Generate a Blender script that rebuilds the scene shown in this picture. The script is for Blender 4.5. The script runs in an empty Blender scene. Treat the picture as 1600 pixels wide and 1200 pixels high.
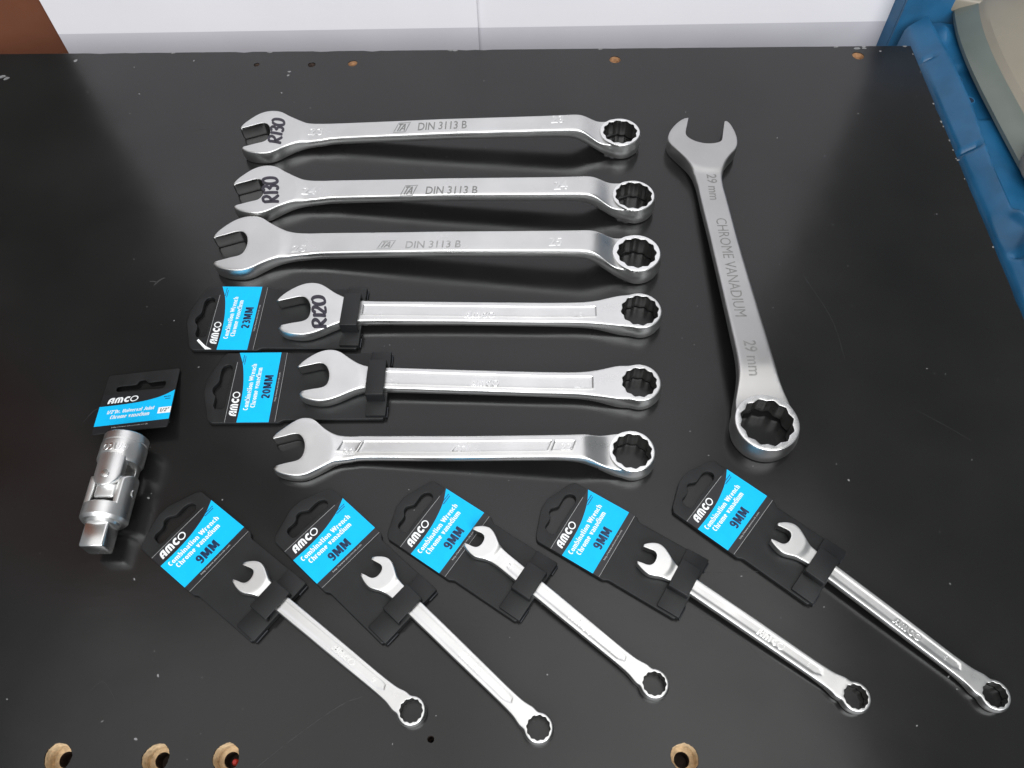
import bpy, bmesh, math, random
import numpy as np
from mathutils import Vector, Matrix
from mathutils.geometry import delaunay_2d_cdt
random.seed(4); rng = np.random.default_rng(7)
sc = bpy.context.scene
COL = sc.collection
rad = math.radians
MM = 0.001
# ------------------------------------------------------------------ camera (metres), world, lamps, exposure
F, PI_, RO, H = 1230.0, rad(58.05), rad(-1.9), 400.0
_R = Vector((1, 0, 0)); _U = Vector((0, math.sin(PI_), math.cos(PI_))); _F = Vector((0, math.cos(PI_), -math.sin(PI_)))
rt = math.cos(RO)*_R + math.sin(RO)*_U; up = -math.sin(RO)*_R + math.cos(RO)*_U
cam = bpy.data.objects.new('camera', bpy.data.cameras.new('camera')); COL.objects.link(cam)
M = Matrix((rt, up, -_F)).transposed().to_4x4(); M.translation = Vector((0, 0, H*MM)); cam.matrix_world = M
cam.data.lens = 36*F/1600; cam.data.sensor_width = 36; cam.data.clip_start = 0.01; cam.data.clip_end = 50
sc.camera = cam
w = bpy.data.worlds.new('World'); sc.world = w; w.use_nodes = True
bg = w.node_tree.nodes['Background']; bg.inputs[0].default_value = (0.92, 0.96, 1.0, 1); bg.inputs[1].default_value = 0.24

def area(name, loc, target, sx, sy, power, col=(1, 1, 1)):
    l = bpy.data.lights.new(name, 'AREA'); l.shape = 'RECTANGLE'; l.size = sx; l.size_y = sy; l.energy = power; l.color = col
    o = bpy.data.objects.new(name, l); COL.objects.link(o); o.location = loc
    o.rotation_euler = (Vector(target)-Vector(loc)).to_track_quat('-Z', 'Y').to_euler()
    return o
# soft daylight: a pale bright ceiling above the bench and a large window behind the viewer, to the left
def lit(name, loc, target, sx, sy, radiance, col=(1, 1, 1)): return area(name, loc, target, sx, sy, radiance*math.pi*sx*sy, col)
lit('ceiling_light', (-0.90, 0.75, 2.5), (-0.90, 0.7501, 0), 1.55, 3.6, 0.95, (1.0, 0.985, 0.97))
lit('ceiling_light_right', (0.51, 0.05, 2.5), (0.51, 0.0501, 0), 1.20, 2.3, 1.65, (1.0, 0.985, 0.97))
lit('window_light', (0.2, -2.4, 2.35), (-0.1, 0.6, 0.5), 4.2, 2.0, 6.4, (0.97, 0.98, 1.0))
vs = sc.view_settings; vs.view_transform = 'Standard'; vs.look = 'None'; vs.exposure = 0.0; vs.gamma = 1; vs.use_curve_mapping = False

# ------------------------------------------------------------------ helpers
def unp(p, h=0.0):
    """photo pixel -> bench coordinates in mm at height h above the bench top"""
    x = (p[0]-800)/F; y = (600-p[1])/F
    c, s = math.cos(RO), math.sin(RO); x, y = c*x-s*y, s*x+c*y
    d = np.array([x, math.cos(PI_)+y*math.sin(PI_), -math.sin(PI_)+y*math.cos(PI_)])
    return d[:2]*(H-h)/-d[2]

def mat(name, base, rough=0.5, metal=0.0, spec=0.5, nscale=0, namt=0.0, bscale=0, bamt=0.0, cvar=0.0, cscale=60, coat=0.0, aniso=None, sss=0.0):
    m = bpy.data.materials.new(name); m.use_nodes = True; nt = m.node_tree; b = nt.nodes['Principled BSDF']
    b.inputs['Base Color'].default_value = (*base, 1); b.inputs['Roughness'].default_value = rough
    b.inputs['Metallic'].default_value = metal; b.inputs['Specular IOR Level'].default_value = spec
    if coat: b.inputs['Coat Weight'].default_value = coat; b.inputs['Coat Roughness'].default_value = 0.12
    if sss:
        b.inputs['Subsurface Weight'].default_value = sss; b.inputs['Subsurface Radius'].default_value = (0.01, 0.01, 0.01)
    tc = nt.nodes.new('ShaderNodeTexCoord')
    vec = tc.outputs['Object']
    if aniso:
        mp = nt.nodes.new('ShaderNodeMapping'); mp.inputs['Scale'].default_value = aniso
        nt.links.new(vec, mp.inputs[0]); vec = mp.outputs[0]
    def noise(scale, detail=4, v=None):
        n = nt.nodes.new('ShaderNodeTexNoise'); n.inputs['Scale'].default_value = scale; n.inputs['Detail'].default_value = detail
        nt.links.new(v or tc.outputs['Object'], n.inputs['Vector']); return n
    if namt:
        n = noise(nscale); r = nt.nodes.new('ShaderNodeMapRange')
        r.inputs['From Min'].default_value = 0.3; r.inputs['From Max'].default_value = 0.7
        r.inputs['To Min'].default_value = rough-namt; r.inputs['To Max'].default_value = rough+namt
        nt.links.new(n.outputs[0], r.inputs[0]); nt.links.new(r.outputs[0], b.inputs['Roughness'])
    if bamt:
        n = noise(bscale, 5, vec); bp = nt.nodes.new('ShaderNodeBump'); bp.inputs['Strength'].default_value = bamt; bp.inputs['Distance'].default_value = 0.0002
        nt.links.new(n.outputs[0], bp.inputs['Height']); nt.links.new(bp.outputs[0], b.inputs['Normal'])
    if cvar:
        n = noise(cscale, 6); mx = nt.nodes.new('ShaderNodeMix'); mx.data_type = 'RGBA'
        mx.inputs[6].default_value = (*[c*(1-cvar) for c in base], 1); mx.inputs[7].default_value = (*[min(1, c*(1+cvar)) for c in base], 1)
        r = nt.nodes.new('ShaderNodeMapRange'); r.inputs['From Min'].default_value = 0.3; r.inputs['From Max'].default_value = 0.7
        nt.links.new(n.outputs[0], r.inputs[0]); nt.links.new(r.outputs[0], mx.inputs[0]); nt.links.new(mx.outputs[2], b.inputs['Base Color'])
    return m

SATIN = mat('satin_steel', (0.69, 0.69, 0.68), 0.33, 1, nscale=38, namt=0.08, bscale=1500, bamt=0.03, cvar=0.07, cscale=28)
DIMMED = mat('dimmed_satin_steel', (0.50, 0.495, 0.49), 0.37, 1, nscale=45, namt=0.05, bscale=1500, bamt=0.03, cvar=0.07, cscale=24)  # satin steel darkened: the dimmer reflection at the right put into its base
CHROME = mat('satin_chrome', (0.75, 0.75, 0.74), 0.33, 1, nscale=50, namt=0.08, bscale=1800, bamt=0.025, cvar=0.07, cscale=40)
BRIGHT = mat('bright_chrome', (0.82, 0.82, 0.81), 0.24, 1, nscale=80, namt=0.04)
DARKST = mat('shaded_inner_steel', (0.30, 0.30, 0.29), 0.30, 1, nscale=80, namt=0.05, bscale=900, bamt=0.05)  # slot and hole walls: their dark reflections put into a darker base
FACE = mat('polished_ring_face', (0.88, 0.88, 0.87), 0.27, 1, nscale=80, namt=0.04)
ENGR = mat('laser_engraving', (0.27, 0.27, 0.26), 0.55, 0.6, cvar=0.2, cscale=400)
ENGRL = mat('faint_engraving', (0.42, 0.42, 0.41), 0.50, 0.8, cvar=0.25, cscale=300)
INK = mat('marker_ink', (0.022, 0.018, 0.03), 0.38, 0, cvar=0.5, cscale=500)
TABLE = mat('black_laminate', (0.0088, 0.0086, 0.0085), 0.20, 0, nscale=11, namt=0.07, bscale=220, bamt=0.12, cvar=0.38, cscale=9, aniso=(0.35, 1, 1))
PLAST = mat('black_plastic', (0.010, 0.0105, 0.011), 0.42, 0, 0.38, nscale=90, namt=0.05, bscale=2500, bamt=0.25, cvar=0.2, cscale=80)
LABK = mat('black_print', (0.012, 0.012, 0.014), 0.30, 0)
BLUE = mat('cyan_print', (0.004, 0.49, 0.88), 0.42, 0, 0.2, cvar=0.03, cscale=200)
NAVY = mat('navy_print', (0.006, 0.03, 0.085), 0.32, 0)
WHITE = mat('white_print', (0.86, 0.88, 0.88), 0.35, 0)
GREYT = mat('pale_print', (0.50, 0.50, 0.50), 0.4, 0)
WOOD = mat('raw_chipboard', (0.62, 0.47, 0.29), 0.8, 0, bscale=700, bamt=0.8, cvar=0.30, cscale=420)
WOODD = mat('brown_chipboard', (0.36, 0.20, 0.10), 0.8, 0, bscale=700, bamt=0.8, cvar=0.30, cscale=420)
DARKH = mat('dark_hole', (0.05, 0.03, 0.022), 0.8, 0, cvar=0.4, cscale=500)
REDD = mat('red_plastic', (0.55, 0.03, 0.02), 0.4, 0)
PANEL = mat('white_board', (0.80, 0.785, 0.81), 0.55, 0, bscale=120, bamt=0.15, cvar=0.03, cscale=7)
STRIP = mat('shade_grey_strip', (0.56, 0.545, 0.58), 0.55, 0, cvar=0.06, cscale=8)  # bench shadow on the boards, put into a greyer base colour
CARDB = mat('brown_board', (0.125, 0.044, 0.022), 0.7, 0, 0.2, bscale=300, bamt=0.3, cvar=0.15, cscale=16)
CUPD = mat('unseen_panel_dull_brown', (0.10, 0.095, 0.085), 0.6, 0, cvar=0.15, cscale=10)
PLG = mat('glossy_black_plastic', (0.02, 0.022, 0.026), 0.13, 0, bscale=900, bamt=0.3)
BPL = mat('blue_plastic', (0.011, 0.092, 0.20), 0.36, 0, nscale=40, namt=0.08, bscale=260, bamt=0.35, cvar=0.22, cscale=30)
BHOLE = mat('hole_shade_blue', (0.002, 0.012, 0.035), 0.6, 0)  # near-black base paints the shade inside the crate holes
TUB = mat('frosted_plastic', (0.27, 0.24, 0.19), 0.45, 0, bscale=60, bamt=0.3, cvar=0.08, cscale=14, sss=0.15)
TUBR = mat('clear_rim_plastic', (0.14, 0.16, 0.14), 0.30, 0, cvar=0.10, cscale=20)
FLOOR = mat('concrete_floor', (0.12, 0.12, 0.12), 0.8, 0, cvar=0.3, cscale=5)
DUST = mat('pale_dust', (0.20, 0.20, 0.20), 0.8, 0, cvar=0.4, cscale=300)
SCR = mat('scuff_grey', (0.028, 0.028, 0.029), 0.5, 0, cvar=0.5, cscale=300)

def obj(name, me, parent=None, m=None):
    o = bpy.data.objects.new(name, me); COL.objects.link(o)
    if parent: o.parent = parent
    if m and not me.materials: me.materials.append(m)
    return o
def mesh(name, v, f, m=None, smooth=None):
    """verts in mm"""
    me = bpy.data.meshes.new(name); me.from_pydata([tuple(float(c)*MM for c in p) for p in v], [], [tuple(int(i) for i in q) for q in f])
    if m: me.materials.append(m)
    if smooth is not None:
        me.polygons.foreach_set('use_smooth', [True]*len(me.polygons)); me.set_sharp_from_angle(angle=rad(smooth))
    me.update(); return me
def thing(name, label, cat, loc=(0, 0, 0), rz=0.0, group=None):
    o = bpy.data.objects.new(name, None); COL.objects.link(o); o.empty_display_size = 0.01
    o.location = [c*MM for c in loc]; o.rotation_euler = (0, 0, rz); o['label'] = label; o['category'] = cat
    if group: o['group'] = group
    return o
def copy_tree(o, parent=None):
    c = o.copy(); COL.objects.link(c); c.parent = parent
    for ch in list(o.children): copy_tree(ch, c)
    return c

def catmull(P, sp, closed=False):
    P = np.asarray(P, float); n = len(P)
    if closed: Q = np.vstack([P[-1], P, P[0], P[1]])
    else: Q = np.vstack([2*P[0]-P[1], P, 2*P[-1]-P[-2]])
    out = []
    for i in range(1, len(Q)-2):
        p0, p1, p2, p3 = Q[i-1:i+3]
        t0 = 0; t1 = t0+max(1e-6, np.linalg.norm(p1-p0))**.5; t2 = t1+max(1e-6, np.linalg.norm(p2-p1))**.5; t3 = t2+max(1e-6, np.linalg.norm(p3-p2))**.5
        for t in np.linspace(t1, t2, 14, endpoint=False):
            A1 = (t1-t)/(t1-t0)*p0+(t-t0)/(t1-t0)*p1; A2 = (t2-t)/(t2-t1)*p1+(t-t1)/(t2-t1)*p2; A3 = (t3-t)/(t3-t2)*p2+(t-t2)/(t3-t2)*p3
            B1 = (t2-t)/(t2-t0)*A1+(t-t0)/(t2-t0)*A2; B2 = (t3-t)/(t3-t1)*A2+(t-t1)/(t3-t1)*A3
            out.append((t2-t)/(t2-t1)*B1+(t-t1)/(t2-t1)*B2)
    if not closed: out.append(P[-1])
    out = np.array(out)
    return resample(out, sp, closed)
def resample(P, sp, closed=False):
    Q = np.vstack([P, P[:1]]) if closed else P
    L = np.concatenate([[0], np.cumsum(np.linalg.norm(np.diff(Q, axis=0), axis=1))])
    k = max(2, int(round(L[-1]/sp)))
    s = np.linspace(0, L[-1], k+1); s = s[:-1] if closed else s
    return np.stack([np.interp(s, L, Q[:, 0]), np.interp(s, L, Q[:, 1])], 1)
def smooth_open(P, it):
    P = P.copy()
    for _ in range(it): P[1:-1] = P[1:-1]*.5+(P[:-2]+P[2:])*.25
    return P
def area2(P): x, y = P[:, 0], P[:, 1]; return .5*np.sum(x*np.roll(y, -1)-np.roll(x, -1)*y)
def inside(P, pts):
    x, y = pts[:, 0], pts[:, 1]; c = np.zeros(len(pts), bool)
    x0, y0 = P[:, 0], P[:, 1]; x1, y1 = np.roll(x0, -1), np.roll(y0, -1)
    for i in range(len(P)):
        if y0[i] == y1[i]: continue
        k = ((y0[i] > y) != (y1[i] > y)) & (x < (x1[i]-x0[i])*(y-y0[i])/(y1[i]-y0[i])+x0[i]); c ^= k
    return c
def dist(P, pts):
    A = P; B = np.roll(P, -1, 0); D = B-A; L2 = np.maximum((D**2).sum(1), 1e-12); best = np.empty(len(pts))
    for s in range(0, len(pts), 1500):
        q = pts[s:s+1500, None, :]-A[None]
        t = np.clip((q*D).sum(2)/L2, 0, 1); e = q-t[..., None]*D; best[s:s+1500] = np.sqrt((e**2).sum(2).min(1))
    return best
def slab(outer, holes, zt, zb, er, grid, extra=None, bulge=0.0, herr=0.25, rows=4):
    """solid over a 2-D outline: top surface zt(x,y), underside zb(x,y), rounded edges of radius er; returns verts, faces, tri centroids"""
    if area2(outer) < 0: outer = outer[::-1]
    loops = [outer]+[h if area2(h) < 0 else h[::-1] for h in holes]
    ers = [er if callable(er) else (lambda x, y: np.full(len(x), float(er)))]+[(lambda x, y: np.full(len(x), herr))]*len(holes)
    B = []; E = []; O = []
    for lp, fe in zip(loops, ers):
        s = len(B); n = len(lp); B += lp.tolist(); E += [(s+i, s+(i+1) % n) for i in range(n)]
        T = np.roll(lp, -1, 0)-np.roll(lp, 1, 0); T /= np.linalg.norm(T, axis=1)[:, None]; N = np.stack([-T[:, 1], T[:, 0]], 1)
        e = fe(lp[:, 0], lp[:, 1])[:, None]
        for k in (.12, .38, .7, 1.03): O.append((lp+N*e*k, (e*k*.93).ravel()))
    x0, y0 = outer.min(0); x1, y1 = outer.max(0)
    gx = np.arange(x0, x1, grid); gy = np.arange(y0, y1, grid*.866)
    X, Y = np.meshgrid(gx, gy); X = X+(np.arange(len(gy)) % 2)[:, None]*grid/2
    G = np.stack([X.ravel(), Y.ravel()], 1)
    def alld(p): return np.min([dist(l, p) for l in loops], 0)
    def eradd(p):
        return ers[0](p[:, 0], p[:, 1])
    def ins(p):
        k = inside(outer, p)
        for h in loops[1:]: k &= ~inside(h, p)
        return k
    pts = []
    for p, thr in O:
        k = ins(p); p = p[k]; thr = thr[k]; d = alld(p); pts.append(p[d > thr])
    G = G[ins(G)]; dG = alld(G); G = G[dG > eradd(G)*1.03+grid*.35]
    if extra is not None and len(extra):
        ex = np.asarray(extra); ex = ex[ins(ex)]; ex = ex[alld(ex) > .15]; pts.append(ex)
        dd = np.array([np.min(((ex-g)**2).sum(1)) for g in G]) if len(ex) else np.full(len(G), 9)
        G = G[dd > (grid*.4)**2]
    pts.append(G)
    allp = np.vstack([np.array(B)]+pts); nb = len(B)
    r = delaunay_2d_cdt([Vector(p) for p in allp.tolist()], E, [], 0, 1e-5)
    V = np.array([(v.x, v.y) for v in r[0]]); T = np.array([f for f in r[2] if len(f) == 3])
    omap = {}
    for i, l in enumerate(r[3]):
        for q in l:
            if q < nb: omap[q] = i
    C = V[T].mean(1); T = T[ins(C)]
    x, y = V[:, 0], V[:, 1]
    ZT, ZB = zt(x, y), zb(x, y)
    isb = np.zeros(len(V), bool); isb[list(omap.values())] = True
    drop = np.zeros(len(V)); dropb = np.zeros(len(V))
    for lp, fe in zip(loops, ers):
        d = dist(lp, V); e = np.minimum(fe(x, y), (ZT-ZB)*.48); k = d < e
        t = e[k]-np.sqrt(np.maximum(0, e[k]**2-(e[k]-d[k])**2)); drop[k] = np.maximum(drop[k], t)
    n = len(V)
    verts = np.vstack([np.column_stack([V, ZT-drop]), np.column_stack([V, ZB+drop])]).tolist()
    # orientation
    a = V[T[:, 0]]; b = V[T[:, 1]]; c = V[T[:, 2]]
    cr = (b[:, 0]-a[:, 0])*(c[:, 1]-a[:, 1])-(b[:, 1]-a[:, 1])*(c[:, 0]-a[:, 0])
    T = T[np.abs(cr) > 1e-9]; cr = cr[np.abs(cr) > 1e-9]; T[cr < 0] = T[cr < 0][:, ::-1]
    faces = T.tolist()+[[q[2]+n, q[1]+n, q[0]+n] for q in T.tolist()]
    s = 0
    for li, lp in enumerate(loops):
        m = len(lp); ids = [omap[s+i] for i in range(m)]; s += m
        Tn = np.roll(lp, -1, 0)-np.roll(lp, 1, 0); Tn /= np.linalg.norm(Tn, axis=1)[:, None]; Nn = np.stack([Tn[:, 1], -Tn[:, 0]], 1)
        bl = bulge(lp[:, 0], lp[:, 1]) if (callable(bulge) and li == 0) else np.full(m, bulge if li == 0 and not callable(bulge) else 0.)
        ring = [ids]
        for r_ in range(1, rows):
            t = r_/rows; base = len(verts)
            for i in range(m):
                zt_, zb_ = verts[ids[i]][2], verts[ids[i]+n][2]; o = bl[i]*math.sin(math.pi*t)
                verts.append([lp[i][0]+Nn[i][0]*o, lp[i][1]+Nn[i][1]*o, zt_+(zb_-zt_)*t])
            ring.append(list(range(base, base+m)))
        ring.append([i+n for i in ids])
        for a_, b_ in zip(ring[:-1], ring[1:]):
            for i in range(m): j = (i+1) % m; faces.append([a_[i], b_[i], b_[j], a_[j]])
    return np.array(verts), faces

def split_body(name_fn, v, f, m, parent, angle=38, mats=None, mat_fn=None):
    """cut one continuous surface into named parts keeping its shading across the cuts"""
    full = mesh('tmp', v, f, m, angle)
    cn = [tuple(c.vector) for c in full.corner_normals]
    groups = {}
    for p in full.polygons: groups.setdefault(name_fn(np.array(p.center)/MM), []).append(p)
    out = {}
    for nm, ps in groups.items():
        idx = {}; vv = []; ff = []; nn = []
        for p in ps:
            q = []
            for li in p.loop_indices:
                vi = full.loops[li].vertex_index
                if vi not in idx: idx[vi] = len(vv); vv.append(v[vi])
                q.append(idx[vi]); nn.append(cn[li])
            ff.append(q)
        me = mesh(nm, vv, ff, m)
        if mats:
            for m_ in mats: me.materials.append(m_)
            for pi, p in enumerate(ps): me.polygons[pi].material_index = mat_fn(p.center/MM, p.normal)
        me.polygons.foreach_set('use_smooth', [True]*len(me.polygons))
        me.normals_split_custom_set(nn); out[nm] = obj(nm, me, parent)
    bpy.data.meshes.remove(full); return out

# --- flat print / marks
def text_pts(s, offset=0.0, shear=0.0, res=3, spacing=1.0):
    c = bpy.data.curves.new('t', 'FONT'); c.body = s; c.size = 1; c.resolution_u = res; c.offset = offset; c.shear = shear; c.space_character = spacing
    o = bpy.data.objects.new('t', c); COL.objects.link(o); dg = bpy.context.evaluated_depsgraph_get(); dg.update()
    me = o.evaluated_get(dg).to_mesh(); v = np.array([tuple(q.co)[:2] for q in me.vertices]); f = [list(p.vertices) for p in me.polygons]
    o.evaluated_get(dg).to_mesh_clear(); bpy.data.objects.remove(o); bpy.data.curves.remove(c)
    return v, f
def fit(v, x0, x1, y0, y1):
    a, b = v.min(0), v.max(0); return (v-a)/(b-a)*np.array([x1-x0, y1-y0])+np.array([x0, y0])
def ribbon(pts, wd, sp=None, smooth=True, closed=False, cap=True):
    P = np.asarray(pts, float)
    if smooth and len(P) > 2: P = catmull(P, sp or wd*.35, closed)
    n = len(P); T = np.zeros_like(P)
    if closed: T = np.roll(P, -1, 0)-np.roll(P, 1, 0)
    else: T[1:-1] = P[2:]-P[:-2]; T[0] = P[1]-P[0]; T[-1] = P[-1]-P[-2]
    T /= np.linalg.norm(T, axis=1)[:, None]+1e-9; N = np.stack([-T[:, 1], T[:, 0]], 1)
    w_ = np.full(n, wd/2)
    if cap == 'round' and n > 4: w_[0] *= .55; w_[-1] *= .55
    V = np.vstack([P+N*w_[:, None], P-N*w_[:, None]]); Fc = []
    for i in range(n if closed else n-1): j = (i+1) % n; Fc.append([n+i, n+j, j, i])
    return V, Fc
def strokes(lst, wd, **k):
    V = np.zeros((0, 2)); Fc = []
    for s in lst:
        ww = wd
        kk = dict(k)
        if isinstance(s, dict): ww = s.get('w', wd); kk.update(s.get('k', {})); s = s['p']
        v, f = ribbon(s, ww, **kk); Fc += [[i+len(V) for i in q] for q in f]; V = np.vstack([V, v])
    return V, Fc
def decal(name, V2, Fc, zf, parent, m, raised=0.0, lift=0.05):
    """2-D marks laid on a surface z=zf(x,y); raised>0 gives them a real thickness"""
    x, y = V2[:, 0], V2[:, 1]; z = zf(x, y)
    if raised:
        n = len(V2); v = np.vstack([np.column_stack([V2, z+raised]), np.column_stack([V2, z-.15])]).tolist(); f = [list(q) for q in Fc]
        ed = {}
        for q in Fc:
            for a, b in zip(q, q[1:]+q[:1]): ed[(a, b)] = 1
        for (a, b) in list(ed):
            if (b, a) not in ed: f.append([b, a, a+n, b+n])
        me = mesh(name, v, f, m)
    else: me = mesh(name, np.column_stack([V2, z+lift]), Fc, m)
    # faces up
    bm = bmesh.new(); bm.from_mesh(me)
    if raised: bmesh.ops.recalc_face_normals(bm, faces=bm.faces)
    else:
        for f_ in bm.faces:
            f_.normal_update()
            if f_.normal.z < 0: f_.normal_flip()
    bm.to_mesh(me); bm.free()
    return obj(name, me, parent)
def amco():
    """the maker's heavy rounded lettering in a box 0..4.05 wide, 0..1 high"""
    L = []
    w_ = .27
    L.append(dict(p=[(.16, 0), (.16, .45), (.22, .72), (.42, .85), (.60, .87)], w=w_)); L.append(dict(p=[(.66, 0), (.66, .98)], w=.30, k=dict(smooth=False)))
    L.append(dict(p=[(.2, .38), (.7, .38)], w=.16, k=dict(smooth=False)))
    L.append(dict(p=[(1.06, 0), (1.06, .5), (1.12, .78), (1.3, .87), (1.4, .87)], w=.25)); L.append(dict(p=[(1.46, 0), (1.46, .97)], w=.25, k=dict(smooth=False)))
    L.append(dict(p=[(1.44, .86), (1.7, .86), (1.82, .7), (1.86, .45), (1.86, 0)], w=.25))
    L.append(dict(p=[(2.82, .78), (2.62, .86), (2.40, .78), (2.26, .5), (2.40, .2), (2.62, .13), (2.82, .22)], w=.28))
    a = np.linspace(0, 2*math.pi, 24, endpoint=False)
    L.append(dict(p=[(3.48+.46*math.cos(t), .5+.43*math.sin(t)) for t in a], w=.15, k=dict(closed=True, sp=.12)))
    V, Fc = strokes(L, .25, sp=.1); V[:, 0] += V[:, 1]*.10; return V, Fc

def _arc(cx, cy, rx, ry, a0, a1, n=9): return [(cx+rx*math.cos(rad(a0+(a1-a0)*i/(n-1))), cy+ry*math.sin(rad(a0+(a1-a0)*i/(n-1)))) for i in range(n)]
_O = _arc(.25, .36, .16, .27, 90, 450, 17)[:-1]
XH = .72
GL = {  # heavy condensed lettering: width, then strokes
 'C': (.52, [_arc(.27, .5, .17, .40, 50, 310, 12)]), 'W': (.92, [[(.08, 1), (.24, .04)], [(.26, .04), (.44, .96)], [(.48, .96), (.66, .04)], [(.68, .04), (.84, 1)]]), 'D': (.52, [[(.11, 0), (.11, 1)], [(.1, .9), (.28, .88), (.40, .7), (.40, .3), (.28, .12), (.1, .1)]]),
 'U': (.54, [[(.11, 1), (.11, .35), (.17, .12), (.27, .09), (.37, .12), (.43, .35), (.43, 1)]]), 'J': (.44, [[(.33, 1), (.33, .3), (.25, .1), (.08, .12)]]), 'M': (.80, [[(.12, 0), (.12, 1)], [(.68, 0), (.68, 1)], [(.2, .95), (.38, .12)], [(.42, .12), (.60, .95)]]),
 'o': (.50, [('c', _O)]), 'm': (.76, [[(.1, 0), (.1, XH)], [(.1, .6), (.26, .64), (.37, .55), (.38, 0)], [(.4, .58), (.54, .64), (.65, .55), (.66, 0)]]), 'b': (.50, [[(.1, 0), (.1, 1)], ('c', _O)]), 'd': (.50, [[(.40, 0), (.40, 1)], ('c', _O)]),
 'i': (.22, [[(.11, 0), (.11, XH)], [(.11, .82), (.11, 1)]]), 'l': (.22, [[(.11, 0), (.11, 1)]]), 'n': (.50, [[(.1, 0), (.1, XH)], [(.1, .58), (.26, .64), (.39, .54), (.40, 0)]]), 'h': (.50, [[(.1, 0), (.1, 1)], [(.1, .58), (.26, .64), (.39, .54), (.40, 0)]]),
 'u': (.50, [[(.1, XH), (.1, .2), (.2, .09), (.36, .14), (.40, .3)], [(.40, 0), (.40, XH)]]), 'r': (.36, [[(.1, 0), (.1, XH)], [(.1, .5), (.2, .63), (.33, .64)]]), 't': (.34, [[(.17, .95), (.17, .15), (.22, .08), (.31, .08)], [(.02, .65), (.32, .65)]]),
 'e': (.50, [[(.12, .36), (.38, .36)], _arc(.25, .36, .15, .27, 0, 300, 12)]), 'c': (.46, [_arc(.25, .36, .15, .27, 50, 310, 10)]), 'a': (.48, [[(.10, .58), (.22, .64), (.37, .56), (.37, 0)], _arc(.24, .22, .13, .13, 90, 390, 9)]), 'v': (.46, [[(.08, XH), (.22, .05)], [(.24, .05), (.38, XH)]]),
 's': (.44, [[(.37, .58), (.22, .64), (.10, .52), (.22, .38), (.35, .24), (.24, .09), (.08, .14)]]), '1': (.30, [[(.19, 0), (.19, 1)], [(.02, .78), (.19, .93)]]), '2': (.52, [[(.1, .72), (.16, .88), (.28, .91), (.41, .82), (.38, .58), (.12, .14), (.14, .09)], [(.08, .09), (.46, .09)]]),
 '3': (.52, [[(.1, .80), (.26, .91), (.40, .80), (.36, .58), (.22, .52)], [(.22, .52), (.40, .42), (.42, .22), (.27, .09), (.09, .18)]]), '0': (.54, [('c', _arc(.27, .5, .17, .40, 0, 360, 17)[:-1])]), '9': (.54, [('c', _arc(.27, .68, .16, .23, 0, 360, 15)[:-1]), [(.43, .68), (.43, .35), (.38, .14), (.26, .09), (.1, .16)]]),
 '/': (.40, [[(.06, 0), (.34, 1)]]), '"': (.30, [[(.08, .75), (.08, 1)], [(.22, .75), (.22, 1)]]), '.': (.20, [[(.1, 0), (.1, .17)]]), ' ': (.26, [])}
def heavy(s, wd=.165, shear=0.0):
    V = np.zeros((0, 2)); Fc = []; x = 0
    for ch in s:
        adv, st = GL[ch]
        for q in st:
            cl = q[0] == 'c'; P = q[1] if cl else q
            v, f = ribbon(P, wd, sp=.09, closed=cl); v[:, 0] += x; Fc += [[i+len(V) for i in k] for k in f]; V = np.vstack([V, v])
        x += adv+.06
    V[:, 0] += V[:, 1]*shear; return V, Fc

# ------------------------------------------------------------------ head outlines (mm, x along the shank towards the ring, origin at the slot's end)
def tmpl(a, s, c, ox): f = lambda q: np.array(q, float)-np.array([ox, 0]); return f(a), f(s), f(c)
HB = tmpl([(-216, 9.0), (-226.7, 9.9), (-235.2, 12.2), (-244.2, 16.4), (-250.5, 20.6), (-254.1, 22.1), (-258.6, 22.6), (-262.8, 21.9), (-267.7, 19.1), (-273.4, 13.2), (-278.3, 6.3), (-279.9, 1.9)],
          [(-278.9, 1.1), (-271.4, 4.4), (-264.0, 7.5), (-260.9, 7.1), (-257.8, 4.2), (-255.8, -.9), (-255.3, -6.0), (-256.0, -10.2), (-257.6, -12.9), (-264.1, -15.7), (-273.0, -19.5)],
          [(-273.8, -20.9), (-271.1, -23.3), (-265.0, -25.4), (-256.5, -26.0), (-251.4, -25.0), (-246.8, -22.4), (-242.3, -18.9), (-237.7, -15.9), (-232.9, -13.5), (-225.4, -11.3), (-214, -9.9)], -255.3)
HA = tmpl([(-160, 7.8), (-165.2, 8.7), (-169.7, 10.8), (-174.5, 14.2), (-178.8, 17.0), (-182.9, 18.1), (-187.2, 17.7), (-192.1, 15.4), (-197.1, 11.5), (-200.8, 7.3), (-201.9, 4.9)],
          [(-200.9, 4.7), (-194.0, 6.7), (-189.2, 8.0), (-186.6, 7.5), (-184.0, 4.7), (-182.3, 0.4), (-182.0, -4.1), (-182.9, -7.4), (-185.1, -8.9), (-191, -10.3), (-196.3, -11.8)],
          [(-197.5, -13.3), (-196.4, -15.2), (-192.6, -16.9), (-186.1, -17.9), (-181.5, -17.5), (-176.9, -15.9), (-173.5, -14.2), (-169.3, -11.8), (-166.1, -10.1), (-162.2, -8.6), (-158, -7.8)], -182.0)
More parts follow.
